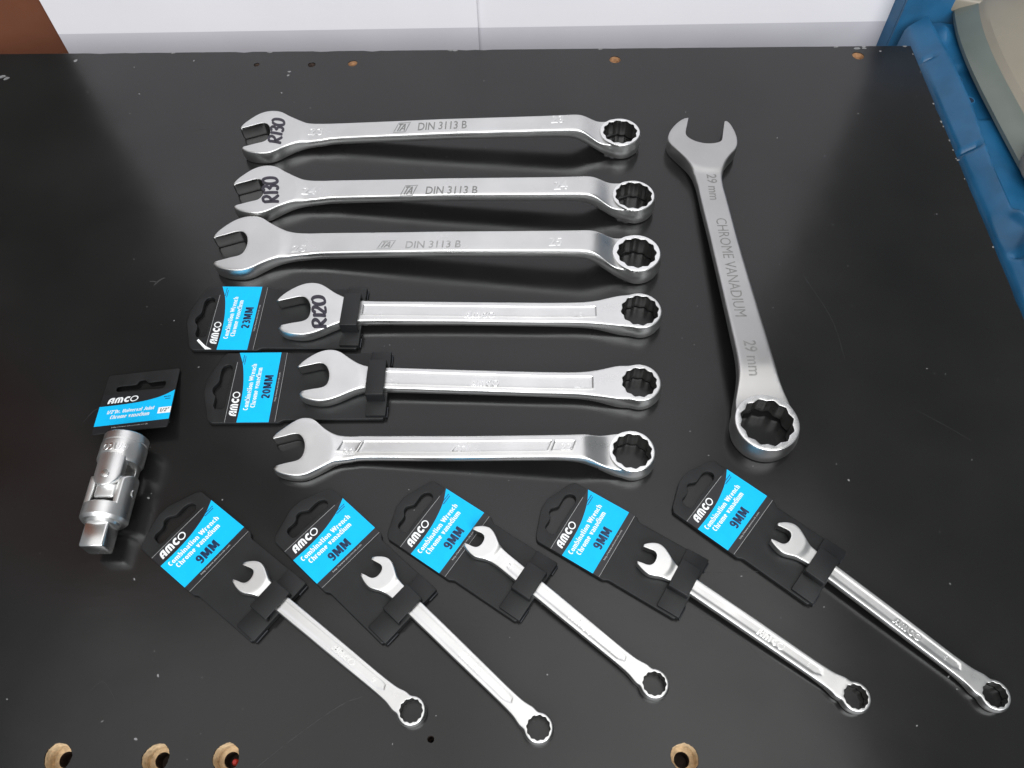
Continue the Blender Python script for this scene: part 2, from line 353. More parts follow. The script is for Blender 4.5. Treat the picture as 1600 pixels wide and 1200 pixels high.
HS = tmpl([(-157, 7.1), (-164.7, 7.2), (-169.4, 8.1), (-173.3, 10.0), (-177.1, 12.9), (-180.9, 16.1), (-183.4, 17.4), (-186.2, 17.8), (-189.4, 17.2), (-193.1, 14.5), (-197.3, 10.5), (-201.5, 6.2), (-202.9, 3.7)],
          [(-202.0, 2.9), (-196.3, 4.7), (-190.9, 6.4), (-188.0, 6.2), (-185.5, 3.9), (-183.7, -0.1), (-183.3, -4.4), (-183.9, -7.8), (-185.6, -9.9), (-192.0, -12.0), (-197.3, -13.8)],
          [(-198.4, -15.4), (-196.7, -17.2), (-192.9, -18.6), (-187.2, -19.5), (-183.2, -19.4), (-179.4, -18.3), (-175.7, -16.2), (-171.4, -13.5), (-167.7, -11.1), (-163.6, -9.3), (-156.9, -8.1)], -183.3)
HC = tmpl([(-188, -8.7), (-195.4, -8.9), (-204.2, -9.7), (-210.6, -11.3), (-216.5, -13.5), (-221.8, -16.4), (-227.9, -20.0), (-233.3, -22.5), (-238.7, -23.0), (-244.8, -21.1), (-252.1, -16.4), (-257.8, -10.9), (-260.3, -6.9)],
          [(-259.9, -5.0), (-251.1, -7.4), (-242.4, -9.7), (-239.2, -9.4), (-234.6, -5.5), (-231.6, 0.1), (-230.6, 5.5), (-231.2, 11.0), (-233.0, 14.5), (-236.2, 15.7), (-244.5, 17.8), (-253.6, 20.3)],
          [(-254.6, 21.7), (-251.5, 23.6), (-243.5, 25.6), (-235.3, 26.2), (-228.9, 25.3), (-224.2, 23.2), (-218.4, 18.5), (-212.1, 14.3), (-205.2, 11.4), (-198.4, 9.6), (-187.7, 8.8)], -230.6)
H9 = tmpl([(-90, 4.2), (-94.5, 4.25), (-97.6, 4.5), (-100.9, 5.5), (-104.0, 7.1), (-106.9, 8.3), (-109.7, 8.6), (-112.5, 7.5), (-114.9, 5.5), (-116.4, 3.6)],
          [(-116.0, 2.3), (-113.2, 3.0), (-110.8, 3.6), (-109.2, 3.4), (-108.0, 2.2), (-107.3, 0.1), (-107.3, -2.1), (-108.2, -3.8), (-109.8, -4.7), (-111.9, -5.2), (-114.3, -6.0)],
          [(-113.8, -7.0), (-110.1, -8.1), (-106.5, -8.3), (-103.9, -7.4), (-100.9, -5.8), (-98.1, -4.8), (-94.5, -4.3), (-90, -4.2)], -107.3)

def star(a, n=5, rot=0.0):
    P = []
    for k in range(12):
        for i in range(n):
            t = -15+30*i/n; r = a/math.cos(rad(30-abs(t))) if True else a
            # softened corner and cusp
            r = a*(1.035+.105*(1-abs(t)/15)**1.15)
            th = rad(k*30+t)+rot; P.append((r*math.cos(th), r*math.sin(th)))
    return np.array(P)
def gsm(xs, ys, w_):
    g = np.linspace(xs[0], xs[-1], 900); v = np.interp(g, xs, ys); dx = g[1]-g[0]; k = max(1, int(3*w_/dx)); t = np.arange(-k, k+1)*dx
    ker = np.exp(-t**2/(2*w_*w_)); ker /= ker.sum(); vp = np.pad(v, k, mode='edge'); s = np.convolve(vp, ker, 'valid')
    return lambda x: np.interp(x, g, s)
def sstep(a, b, x): t = np.clip((x-a)/(b-a), 0, 1); return t*t*(3-2*t)

class Wrench: pass
def make_wrench(name, label, cat, ring_px, ring_h, back_px, back_h, head, hk, R, a, shank, top, bot, metal, sp=.8, grid=1.5,
                step=False, panels=(), pdepth=.3, plateau=(1.2, .0), er=(.9, 1.5, .9), bulge=(.5, .3, 1.3), rot=0.0, joint=None, group=None, ridge=.0, L=None, tsm=3.0, pos=None):
    W = Wrench()
    RC = unp(ring_px, ring_h); BK = unp(back_px, back_h); A, S, C = [q*hk for q in head]
    yb = S[:, 1][np.argmax(S[:, 0])]
    D = np.linalg.norm(RC-BK)
    L = L or math.sqrt(max(1, D*D-yb*yb)); dirv = RC-BK
    ang = math.atan2(dirv[1], dirv[0])+math.atan2(yb, L)
    W.L, W.ang, W.RC = L, ang, RC
    A, S, C = [q-np.array([L, 0]) for q in (A, S, C)]
    sgn = 1 if A[0, 1] > 0 else -1
    phi = joint if joint else 40
    Rr = R
    side = lambda s: [(x, s*h) for x, h in shank]
    ja = [(-Rr*math.cos(rad(phi)), sgn*Rr*math.sin(rad(phi)))]
    x_a, x_c = A[0, 0], C[-1, 0]
    sa = [p for p in side(sgn) if p[0] > x_a+3]; scs = [p for p in side(-sgn) if p[0] > x_c+3]
    arc = [(Rr*math.cos(t), Rr*math.sin(t)) for t in np.linspace(math.pi+(-sgn)*rad(-phi)*1.0, math.pi+(-sgn)*rad(-phi)+(-sgn)*-1*rad(360-2*phi)*-1*-1, 40)]
    # arc from the -sgn side of the joint round the far end to the +sgn side
    t0 = math.pi+sgn*rad(phi); t1 = t0+sgn*rad(360-2*phi)
    arc = [(Rr*math.cos(t), Rr*math.sin(t)) for t in np.linspace(t0, t1, 44)]
    body = C.tolist()+scs+arc+sa[::-1]+A.tolist()
    body = smooth_open(catmull(body, sp), 4)
    slot = smooth_open(catmull(S, sp), 2)
    # blunt little tips
    out = np.vstack([body, slot])
    keep = [0]
    for i in range(1, len(out)):
        if np.linalg.norm(out[i]-out[keep[-1]]) > sp*.45: keep.append(i)
    out = out[keep]
    if np.linalg.norm(out[0]-out[-1]) < sp*.45: out = out[:-1]
    hole = resample(np.vstack([star(a, 8, rot), star(a, 8, rot)[:1]]), min(sp, a*.075))[:-1]
    T = gsm([p[0] for p in top], [p[1] for p in top], tsm); Bf = gsm([p[0] for p in bot], [p[1] for p in bot], tsm)
    hc = np.array([-L-2*hk, yb]); Rh = 1.06*max(A[:, 1].max()-yb, 0) if sgn > 0 else 1.0
    Rh = plateau[1]; ph = plateau[0]
    PN = [np.array(p, float) for p in panels]
    def zt(x, y):
        x = np.asarray(x, float); y = np.asarray(y, float); z = T(x)
        rh = np.hypot(x-hc[0], y-hc[1]); z = z+ph*(1-sstep(Rh, Rh+.30*Rh, rh))
        if step: rr = np.hypot(x, y); z = np.where(rr < R-.12, ring_h, np.where(x < 0, np.minimum(z, ring_h-.2+0*z+np.maximum(0, -x-R*.6)*2), z))
        for p in PN:
            pts = np.stack([x, y], 1); d = dist(p, pts); d = np.where(inside(p, pts), d, -d); z = z-pdepth*sstep(-.16, .16, d)+ridge*np.exp(-(d/.42)**2)
        return z
    def zb(x, y): return np.minimum(Bf(x), zt(x, y)-1.0)
    def erf(x, y): 
        w1 = sstep(-L+5*hk, -L+25*hk, x)*(1-sstep(-R*1.9, -R, x)); w2 = sstep(-R*1.5, -R*.9, x)
        e = er[0]*(1-w1-w2)+er[1]*w1+er[2]*w2
        k = x < -L+6*hk
        if k.any():
            ns = sstep(.3, 2.0, np.min(np.hypot(x[k][:, None]-slot[None, ::2, 0], y[k][:, None]-slot[None, ::2, 1]), 1)); e[k] = .3*er[0]+.7*er[0]*ns
        return e
    def blf(x, y):
        ns = sstep(.4, 1.5, np.min(np.hypot(x[:, None]-slot[None, :, 0], y[:, None]-slot[None, :, 1]), 1))
        w2 = sstep(-R*1.0, -R*.4, x); w1 = sstep(-L+5*hk, -L+25*hk, x)*(1-w2); return ns*(bulge[0]*(1-w1-w2)+bulge[1]*w1+bulge[2]*w2)
    ex = []
    if step:
        for rr in (R-.25, R+.02, ):
            ex += [(rr*math.cos(t), rr*math.sin(t)) for t in np.linspace(math.pi-rad(phi+25), math.pi+rad(phi+25), 70)]
    for p in PN:
        q = resample(np.vstack([p, p[:1]]), .55 if R > 8 else .35)
        T_ = np.roll(q, -1, 0)-np.roll(q, 1, 0); T_ /= np.linalg.norm(T_, axis=1)[:, None]+1e-9; N_ = np.stack([-T_[:, 1], T_[:, 0]], 1)
        for o in ((-.17, 0, .17) if not ridge else (-.75, -.38, -.17, 0, .17, .38, .75)): ex += (q+N_*o).tolist()
    v, f = slab(out, [hole], zt, zb, erf, grid, ex, blf, herr=.35 if R > 8 else .2)
    W.root = thing(name, label, cat, (RC[0], RC[1], 0), ang, group)
    rs = R*1.02 if step else R*1.25
    hx = -L+14*hk if hk > .6 or True else 0
    def nm(c):
        if c[0] < hx_: return 'open_jaw'
        if math.hypot(c[0], c[1]) < rs+1.2 and c[0] > -rs: return 'box_ring'
        return 'shank'
    hx_ = -L+Rh*1.15
    SL = slot[::3]
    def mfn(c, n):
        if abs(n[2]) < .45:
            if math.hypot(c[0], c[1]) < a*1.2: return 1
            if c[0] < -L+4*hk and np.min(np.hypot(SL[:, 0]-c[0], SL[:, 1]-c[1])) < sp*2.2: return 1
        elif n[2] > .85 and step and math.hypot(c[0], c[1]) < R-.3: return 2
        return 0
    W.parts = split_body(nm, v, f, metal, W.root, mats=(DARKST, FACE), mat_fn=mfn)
    W.zt = zt
    def loc(p):
        h = 10.
        for _ in range(6):
            q = unp(p, h)-RC; x = q[0]*math.cos(ang)+q[1]*math.sin(ang); y = -q[0]*math.sin(ang)+q[1]*math.cos(ang); h = float(zt(np.array([x]), np.array([y]))[0])
        return np.array([x, y])
    W.loc = loc
    return W

def mark(W, name, V, Fc, p0, p1, q0, m, raised=0., part=None, lift=.06):
    """lay marks (2-D in their own box) on a wrench: p0,p1 = baseline start/end and q0 = top-left, as seen in the photograph"""
    a, b, c = W.loc(p0), W.loc(p1), W.loc(q0); lo, hi = V.min(0), V.max(0); t = (V-lo)/(hi-lo)
    e1 = b-a; e2 = (c-a)-e1*((c-a)@e1)/(e1@e1)
    if len(name) and name == 'price_mark': e2 = c-a
    P = a+t[:, :1]*e1+t[:, 1:]*e2
    return decal(name, P, Fc, W.zt, W.parts[part] if part in W.parts else W.root, m, raised, lift)

# hand-drawn digits, box 0..1 each
def hand(n3):
    R_ = [[(0, .02), (.02, .5), (.0, 1.0)], [(-.02, .97), (.22, 1.03), (.34, .84), (.24, .58), (.03, .50)], [(.10, .48), (.24, .22), (.40, 0)]]
    one = [[(.55, .02), (.57, .5), (.56, .98)]]
    three = [[(.70, .86), (.82, 1.0), (.96, .88), (.92, .66), (.80, .55), (.95, .46), (1.0, .22), (.88, .02), (.70, .12)]]
    two = [[(.70, .74), (.80, .98), (.95, .90), (.96, .66), (.82, .34), (.70, .06), (.86, .02), (1.02, .06)]]
    zero = [[(1.26, .98), (1.14, .74), (1.12, .34), (1.24, .02), (1.42, .10), (1.50, .5), (1.42, .90), (1.28, 1.0)]]
    return R_+one+(three if n3 else two)+zero

# ================================================================== THE BENCH
tr = rad(-2.2); corner = np.array([330.5, 558.5]); ex_ = np.array([math.cos(tr), math.sin(tr)]); ey_ = np.array([-math.sin(tr), math.cos(tr)])
TW, TD = 900, 700
tl = lambda p: (np.array([(np.asarray(p)-corner)@ex_, (np.asarray(p)-corner)@ey_]))
bench = bpy.data.objects.new('bench_top', None); COL.objects.link(bench); bench.location = (corner[0]*MM, corner[1]*MM, 0); bench.rotation_euler = (0, 0, tr); bench['kind'] = 'structure'
edge = []
for (a, b) in (((-TW, -TD), (0, -TD)), ((0, -TD), (0, 0)), ((0, 0), (-TW, 0)), ((-TW, 0), (-TW, -TD))):
    a, b = np.array(a, float), np.array(b, float); n = int(np.linalg.norm(b-a)/7); nrm = np.array([-(b-a)[1], (b-a)[0]])/np.linalg.norm(b-a)
    for i in range(n):
        p = a+(b-a)*i/n
        if 0 < i: p = p+nrm*max(0, rng.normal(0, .22)+(.9 if rng.random() < .05 else 0))
        edge.append(p)
edge = np.array(edge)
def rough_circle(c, r, jag, n=72, sx=1.0):
    t = np.linspace(0, 2*math.pi, n, endpoint=False); ph = rng.random(4)*6.28; k = r*(1+jag*(.9*np.sin(2*t+ph[0])+.7*np.sin(3*t+ph[1])+.45*np.sin(7*t+ph[2])+.3*np.sin(13*t+ph[3]))*.5+rng.normal(0, .011, n)); return np.stack([c[0]+k*np.cos(t)*sx, c[1]+k*np.sin(t)], 1)
big = [tl(unp(p)) for p in ((90, 1183.5), (243, 1184.5), (353, 1184), (1070, 1184))]
small = [(tl(unp((673, 1155))), 1.6, DARKH), (tl(unp((401, 101))), 2.3, DARKH), (tl(unp((487, 101))), 3.0, DARKH), (tl(unp((551, 99))), 3.7, WOODD), (tl(unp((961, 93))), 4.4, WOODD), (tl(unp((1341, 87))), 4.6, WOODD)]
holes = [rough_circle(c, 6.3, .06) for c in big]+[rough_circle(c, r, .06, 22) for c, r, _ in small]
flat = lambda z: (lambda x, y: np.full(len(x), float(z)))
v, f = slab(edge, holes, flat(0), flat(-18), .4, 30, herr=.12, rows=1)
obj('laminate_board', mesh('laminate_board', v, f, TABLE), bench)
def cup(name, lp, c, depth, rin, m, m2, parent):
    n = len(lp); v = []; f = []
    lo = lp+ (lp-c)*.004
    for k, (s, z) in enumerate(((1.004, -.35), (.97, -depth*.5), (.93, -depth))): v += [((c+(lp[i]-c)*s)[0], (c+(lp[i]-c)*s)[1], z) for i in range(n)]
    for k in range(2):
        for i in range(n): j = (i+1) % n; f.append((k*n+i, k*n+j, (k+1)*n+j, (k+1)*n+i))
    t = np.linspace(0, 2*math.pi, n, endpoint=False); b = len(v); v += [(c[0]+rin*math.cos(a), c[1]+rin*math.sin(a), -depth) for a in t]
    for i in range(n): j = (i+1) % n; f.append((2*n+i, 2*n+j, b+j, b+i))
    o = obj(name, mesh(name, v, f, m, 40), parent)
    v = [(c[0]+rin*math.cos(a), c[1]+rin*math.sin(a), z) for z in (-depth+.05, -17.5) for a in t]; f = [(i, (i+1) % n, n+(i+1) % n, n+i) for i in range(n)]+[tuple(range(n, 2*n))]
    obj('hole_bottom', mesh('hole_bottom', v, f, m2, 40), o); return o
for i, (c, lp) in enumerate(zip(big, holes[:4])):
    o = cup('drilled_hole', lp, c, 9, 3.6, WOOD, DARKH, bench)
    if i == 2:
        vv = [(c[0]+2.0+1.5*math.cos(t)*s, c[1]-1.0+1.5*math.sin(t)*s, z) for z, s in ((-7.0, .6), (-8.0, 1), (-12, 1)) for t in np.linspace(0, 6.283, 14, endpoint=False)]
        ff = [tuple(range(14))]+[(k*14+i_, (k+1)*14+i_, (k+1)*14+(i_+1) % 14, k*14+(i_+1) % 14) for k in range(2) for i_ in range(14)]
        obj('red_plug', mesh('red_plug', vv, ff, REDD, 40), o)
for (c, r, m), lp in zip(small, holes[4:]): cup('screw_hole', lp, c, 5 if m is WOODD else 8, r*.45, m, DARKH, bench)
# chips in the coating along the edges, dust and scuffs: countless, one object each
V = []; Fc = []
def blob(x, y, r, el=1.0, an=0.0, n=7, z=.06):
    s = len(V); t0 = rng.random()*6
    for k in range(n):
        t = t0+2*math.pi*k/n; q = r*(.6+.6*rng.random()); px, py = q*math.cos(t)*el, q*math.sin(t); V.append((x+px*math.cos(an)-py*math.sin(an), y+px*math.sin(an)+py*math.cos(an), z))
    Fc.append(tuple(range(s, s+n)))
for y in (-12, -33, -70, -93, -98, -110, -112, -121, -131, -150, -215): blob(-.5-.7*rng.random(), y+rng.normal(0, 1), .3+.55*rng.random(), 1.5, 1.5, 9)
for x in (-5, -38, -60, -250, -368, -372, -520, -600): blob(x, -1.1, 1.0, 2.2, 0)
for x, y, r in ((-44, -3.5, 1.8), (-38, -3, 1.4), (-26, -7, .8)): blob(x, y, r, 1.6, .1)
o = obj('edge_chips', mesh('edge_chips', V, Fc, DUST), bench); o['kind'] = 'stuff'
V = []; Fc = []
for _ in range(150):
    x, y = rng.uniform(-330, 330), rng.uniform(45, 570); r = abs(rng.normal(0, .16))+.10
    if y > 555-0.04*x-20: continue
    blob(x, y, min(r, .5), 1+rng.random()*1.5, rng.random()*3, 6)
for p, r in (((440, 147-2), .7), ((218, 147), .7), ((452, 112), 1.0), ((450, 118), .9), ((4, 120), 1.8), ((10, 123), 1.6), ((118, 95), 1.2), ((210, 105), .5), ((303, 95), .7), ((1497, 250), .8), ((247, 1056), .5), ((212, 1155), .6), ((545, 930), .4), ((1326, 750), .5), ((232, 778), .6), ((210, 905), .5)):
    q = unp(p); blob(q[0], q[1], r, 1.6, rng.random()*3, 9)
ds = obj('dust_specks', mesh('dust_specks', V, Fc, DUST)); ds['kind'] = 'stuff'; ds['label'] = 'pale specks of dust scattered over the black bench top'; ds['category'] = 'dust'
V = []; Fc = []
SC_ = [([(400, 1200), (470, 1145), (540, 1098), (568, 1088)], .34, .8), ([(140, 1080), (160, 1065), (180, 1093)], .2, .5), ([(600, 930), (660, 900), (660, 985)], .16, .3),
       ([(1080, 895), (1200, 893), (1330, 893)], .25, .5), ([(240, 446), (252, 436), (258, 434)], 1.3, 1), ([(234, 440), (245, 441)], .9, 1), ([(0, 118), (14, 122)], 1.5, 1), ([(650, 995), (700, 960)], .15, 1), ([(845, 945), (862, 935)], .6, 1),
       ([(900, 300), (935, 285)], .15, 1), ([(660, 262), (665, 270)], .5, 1), ([(130, 660), (150, 640), (180, 635)], .25, 1), ([(560, 860), (590, 875), (640, 880)], .14, 1), ([(1090, 960), (1150, 990), (1200, 1040)], .14, 1), ([(300, 205), (330, 200)], .3, 1), ([(1430, 640), (1520, 690)], .16, 1), ([(1255, 430), (1300, 500), (1320, 560)], .15, 1)]
for pp, wd, _ in SC_:
    P = np.array([unp(p) for p in pp]); P = P if len(P) > 2 else np.array([P[0], (P[0]+P[1])/2+.3, P[1]])
    v_, f_ = ribbon(P, wd, sp=max(wd, 2.0), cap='round'); s = len(V); V += [(x+rng.normal(0, wd*.12), y+rng.normal(0, wd*.12), .05) for x, y in v_]; Fc += [tuple(i+s for i in q) for q in f_]
me = mesh('surface_scratches', V, Fc, SCR); o = obj('surface_scratches', me); o['kind'] = 'stuff'; o['label'] = 'fine grey scratches and scuffs in the black laminate'; o['category'] = 'scratches'
# floor below and the boards behind
def box_mesh(name, x0, x1, y0, y1, z0, z1, m, bev=0.0, seg=2, smooth=40):
    bm = bmesh.new(); bmesh.ops.create_cube(bm, size=1)
    for q in bm.verts: q.co = Vector(((x0+x1)/2+q.co.x*(x1-x0), (y0+y1)/2+q.co.y*(y1-y0), (z0+z1)/2+q.co.z*(z1-z0)))*MM
    if bev: bmesh.ops.bevel(bm, geom=list(bm.edges), offset=bev*MM, segments=seg, affect='EDGES', profile=.5)
    me = bpy.data.meshes.new(name); bm.to_mesh(me); bm.free(); me.materials.append(m)
    me.polygons.foreach_set('use_smooth', [True]*len(me.polygons)); me.set_sharp_from_angle(angle=rad(smooth)); return me
fl = obj('floor', mesh('floor', [(-3000, -2500, -820), (3000, -2500, -820), (3000, 3000, -820), (-3000, 3000, -820)], [(0, 1, 2, 3)], FLOOR)); fl['kind'] = 'structure'
for (px, w0, w1, y, lb, zs, z1_) in ((0, -402, -20, 655, 'white board standing behind the bench, the wider one on the left', -32, 1700), (1, -27.5, 354, 650, 'white board standing behind the bench on the right, overlapping its neighbour', -36, 1695)):
    t = thing('white_board', lb, 'board', ((w0+w1)/2, y, -800), rad(-1.6), 'white boards behind the bench'); hw = (w1-w0)/2
    obj('board_panel', box_mesh('board_panel', -hw, hw, 0, 4, 800+zs, 800+z1_, PANEL, 0), t)
    obj('lower_shade_strip', box_mesh('lower_shade_strip', -hw, hw, 0, 4, 0, 800+zs, STRIP, 0), t)  # shadow band at the foot, made as a greyer part of the board
t = thing('brown_cupboard', 'tall brown wooden cupboard at the far left behind the bench, beside the white board', 'cupboard', (-560, 668, -800))
obj('door_panel', box_mesh('door_panel', -190, 165, 0, 18, 0, 850, CARDB, .8), t)
obj('door_panel', box_mesh('door_panel', -190, 165, 0, 18, 853, 2500, CUPD, .8), t)  # unseen upper panel, coloured duller to neutralise its reflection in the bench
obj('side_panel', box_mesh('side_panel', 166, 182, 2, 400, 0, 2500, CARDB, .8), t)
obj('side_panel', box_mesh('side_panel', -700, -191, 2, 20, 0, 2500, CARDB, .8), t)

# ================================================================== BLUE CRATE AND TUB at the right of the bench
t = thing('blue_crate', 'blue moulded plastic crate with a stepped rim beside the right edge of the bench', 'crate', (349, 560, -400), rad(-2.2))
def crest(s):   # across position of the crest line along the rim
    return np.interp(s, [-330, -250, -235, -205, -190, -170, -130, -60, 0, 40, 120], [24, 20, 13, 12, 22, 12, 12, 17, 17, 14, 13])
def rim(tt, s):
    c = crest(s); z = np.where(tt < 0, -24+tt*9.0, -24.)
    z = z+4*sstep(0, 2.0, tt)+10*np.clip((tt-2)/np.maximum(c-2, 1), 0, 1)           # outer slope climbs to the crest
    z = z-8.5*sstep(c+.6, c+5, tt)                           # shelf behind it
    z = z+6*np.exp(-((s-40)/11)**2-((tt-27)/6)**2)            # moulded bump
    z = z-3.5*sstep(-62, -56, s)*sstep(-36, -42, -s*-1) if False else z
    z = z+3.6*(1-sstep(-178, -172, s))*sstep(c-5, c-1, tt)-3.0*sstep(-70, -66, s)*(1-sstep(-6, -2, s))*sstep(c+7, c+9, tt)      # raised panels
    z = z-4.5*np.exp(-((s+214+6*np.sin((tt-10)/6))/2.0)**2)*sstep(2, 8, tt)
    z = z-4.5*np.exp(-((s-6)/1.2)**2)*(1-sstep(8, 14, tt))
    z = z-4.5*np.exp(-((s+104)/2.0)**2)*(1-sstep(c-3, c+2, tt))
    return z
ss = np.arange(-420, 54, 2.2); ts = np.concatenate([np.arange(-12, 0, 3), np.arange(0, 40, 1.1), np.arange(40, 140, 10)])
S_, T_ = np.meshgrid(ss, ts, indexing='ij'); Z_ = rim(T_, S_)
v = [(a, b, c+400) for a, b, c in zip((T_+np.where(T_ < 0, -T_*.55, 0)).ravel(), S_.ravel(), Z_.ravel())]; nt = len(ts)
f = [(i*nt+j, i*nt+j+1, (i+1)*nt+j+1, (i+1)*nt+j) for i in range(len(ss)-1) for j in range(nt-1)]
f = [q[::-1] for q in f]
me = mesh('crate_rim', v, f, BPL, 60); bm = bmesh.new(); bm.from_mesh(me); bmesh.ops.recalc_face_normals(bm, faces=bm.faces)
if sum(q.normal.z for q in bm.faces) < 0: bmesh.ops.reverse_faces(bm, faces=bm.faces)
bm.to_mesh(me); bm.free(); obj('crate_rim', me, t)
obj('crate_wall', box_mesh('crate_wall', -10, -7, -415, 50, 0, 270, BPL, 1), t)
for (px, rx, ry) in (((1494, 128), 3.6, 6.6), ((1508, 168), 3.8, 3.8)):
    q = unp(px, -20); d = q-np.array([349, 560]); c_, s_ = math.cos(rad(-2.2)), math.sin(rad(-2.2)); lx, ly = d[0]*c_+d[1]*s_, -d[0]*s_+d[1]*c_
    zz = float(rim(np.array([lx]), np.array([ly]))[0])+400
    n = 22; vv = [(lx+rx*k*math.cos(a_), ly+ry*k*math.sin(a_), zz+z_) for k, z_ in ((1.12, .25), (1.0, .45), (.9, .3), (.8, -1.5)) for a_ in np.linspace(0, 6.2832, n, endpoint=False)]
    ff = [(k*n+i, k*n+(i+1) % n, (k+1)*n+(i+1) % n, (k+1)*n+i) for k in range(3) for i in range(n)]
    ho = obj('moulded_hole', mesh('moulded_hole', vv, ff, BPL, 40), t)
    obj('hole_shadow_plug', mesh('hole_shade', [(lx+rx*.88*math.cos(a_), ly+ry*.88*math.sin(a_), zz+.32) for a_ in np.linspace(0, 6.2832, n, endpoint=False)], [tuple(range(n))], BHOLE), ho).name = 'hole_shade'  # flat dark disc stands in for the shaded inside of the hole
# second crate seen past the far corner of the bench
t2 = thing('blue_bin', 'dark blue plastic bin behind the far right corner of the bench', 'bin', (380, 622, -800), rad(-2.2))
obj('bin_wall', box_mesh('bin_wall', -32, 60, 0, 3, 0, 880, BPL, 1), t2)
obj('bin_wall', box_mesh('bin_wall', -32, -29, 3.2, 200, 0, 880, BPL, 1), t2)
obj('bin_rim', box_mesh('bin_rim', -35, 62, -4, -.2, 835, 884, BPL, 1.5), t2)
# frosted tub
t3 = thing('frosted_tub', 'frosted beige plastic tub with a clear rim standing on the blue crate', 'tub', (560, 480, -16))
def tubring(sc_, z, y0=-10): 
    P = []
    for a_ in np.linspace(0, 2*math.pi, 96, endpoint=False):
        e = 3.2; c_, s_ = math.cos(a_), math.sin(a_); P.append((182*sc_*abs(c_)**(2/e)*(1 if c_ > 0 else -1), 245*sc_*abs(s_)**(2/e)*(1 if s_ > 0 else -1)+y0, z))
    return P
def loft(name, rings, m, parent, cap=True, sm=35):
    n = len(rings[0]); v = [p for r in rings for p in r]; f = [(k*n+i, k*n+(i+1) % n, (k+1)*n+(i+1) % n, (k+1)*n+i) for k in range(len(rings)-1) for i in range(n)]
    if cap: f.append(tuple(range((len(rings)-1)*n, len(rings)*n))); f.append(tuple(range(n))[::-1])
    me = mesh(name, v, f, m, sm); return obj(name, me, parent)
loft('clear_rim', [tubring(.97, 0), tubring(1.0, 1.5), tubring(1.0, 5), tubring(.985, 7.5), tubring(.93, 14), tubring(.925, 14.2)], TUBR, t3, cap=False)
loft('tub_body', [tubring(.925, 13.8), tubring(.915, 15.5), tubring(.90, 18), tubring(.84, 19), tubring(.55, 17), tubring(.2, 16)], TUB, t3)
bmn = [(-185, 153), (-176, 166), (-150, 190), (-120, 185), (-120, 130), (-168, 140)]
v, f = slab(catmull(bmn, 3, True), [], flat(16), flat(2), 3, 8, rows=2); obj('carry_tab', mesh('carry_tab', v, f, TUB, 40), t3)
bmn = [(-176, -38), (-186, -62), (-170, -86), (-120, -90), (-120, -30)]
v, f = slab(catmull(bmn, 3, True), [], flat(19), flat(4), 3, 8, rows=2); obj('carry_tab', mesh('carry_tab', v, f, TUB, 40), t3)

# ================================================================== WRENCHES
def rect_panel(x0, x1, hw, sl=0.0, c=0.0): return [(x0-sl, c-hw), (x1-sl, c-hw), (x1+sl, c+hw), (x0+sl, c+hw)]
big_common = dict(head=HB, metal=SATIN, step=True, joint=66, plateau=(1.3, 24), er=(.8, 1.7, .8), bulge=(.5, .3, 1.2), tsm=3.2)
def din_profile(L, zt_, zr): return dict(
    top=[(-L-40, 9.3), (-L+28, 9.6), (-L*.5, zt_*.5+5.8), (-52, zt_-1.2), (-33, zt_), (-27, zt_-.6), (-21, zt_-5.5), (-15, zr-1.6), (-5, zr-1.2), (30, zr-.2)],
    bot=[(-L-40, .3), (-L+12, .3), (-L+34, 2.6), (-L*.5, zt_*.5-1.4), (-50, zt_-8.3), (-33, zt_-8), (-24, zt_-13), (-12, 3.4), (-3, .6), (30, .3)])
def din(lab, ring, rh, back, hk, R, a, zt_, hw, rot):
    RC, BK = unp(ring, rh), unp(back, 10.5); L = float(np.linalg.norm(RC-BK))
    return make_wrench('combination_wrench', lab, 'wrench', ring, rh, back, 10.5, hk=hk, R=R, a=a, shank=[(-L+48*hk, hw+.1), (-L*.6, hw-.3), (-L*.35, hw-.3), (-48, hw-.1), (-35, hw+.2), (-27, hw+.9), (-20, hw+2.0), (-13, hw+3.6)],
                       rot=rot, group='loose offset ring wrenches in the upper rows', **din_profile(L, zt_, rh), **big_common)
W1 = din('satin offset combination wrench marked R130, farthest from the viewer in the row', (969, 205.5), 13.5, (421.3, 211), .955, 14.4, 10.9, 22, 8.2, .12)
W2 = din('satin offset combination wrench marked R130, second from the top edge of the bench', (990.3, 304.8), 13.5, (412, 301), .955, 14.2, 11.1, 22, 8.5, .2)
W3 = din('satin offset combination wrench without pen marks, its jaw touching the 23MM hang card', (995, 394.5), 14, (384.9, 386), 1.0, 15.4, 11.25, 24, 9.0, .05)
amV, amF = amco()
flat_common = dict(head=HA, metal=CHROME, step=False, joint=66, er=(.9, 1.5, .9), bulge=(.5, .3, 1.1), tsm=4.0)
def amco_w(lab, ring, back, hk, R, a, hw, ph, rot, grp):
    RC, BK = unp(ring, 11.5), unp(back, 11.5); L = float(np.linalg.norm(RC-BK))
    return make_wrench('combination_wrench', lab, 'wrench', ring, 11.5, back, 11.5, hk=hk, R=R, a=a, shank=[(-L+26*hk, hw), (-L*.6, hw-.2), (-L*.35, hw-.1), (-42, hw), (-33, hw+.4), (-25, hw+1.4), (-18, hw+2.7), (-11, hw+3.9)],
        top=[(-L-40, 10.3), (-L+24, 9.9), (-L*.6, 9.4), (-60, 9.0), (-28, 9.6), (-14, 11.2), (-2, 11.6), (30, 11.6)],
        bot=[(-L-40, 3.4), (-L+24, 3.6), (-60, 3.4), (-26, 2.2), (-12, .5), (30, .3)], plateau=(1.3, 20.5*hk), rot=rot, group=grp,
        panels=[rect_panel(-L*.84, -27, ph, 0)], pdepth=.35, ridge=.22, **flat_common)
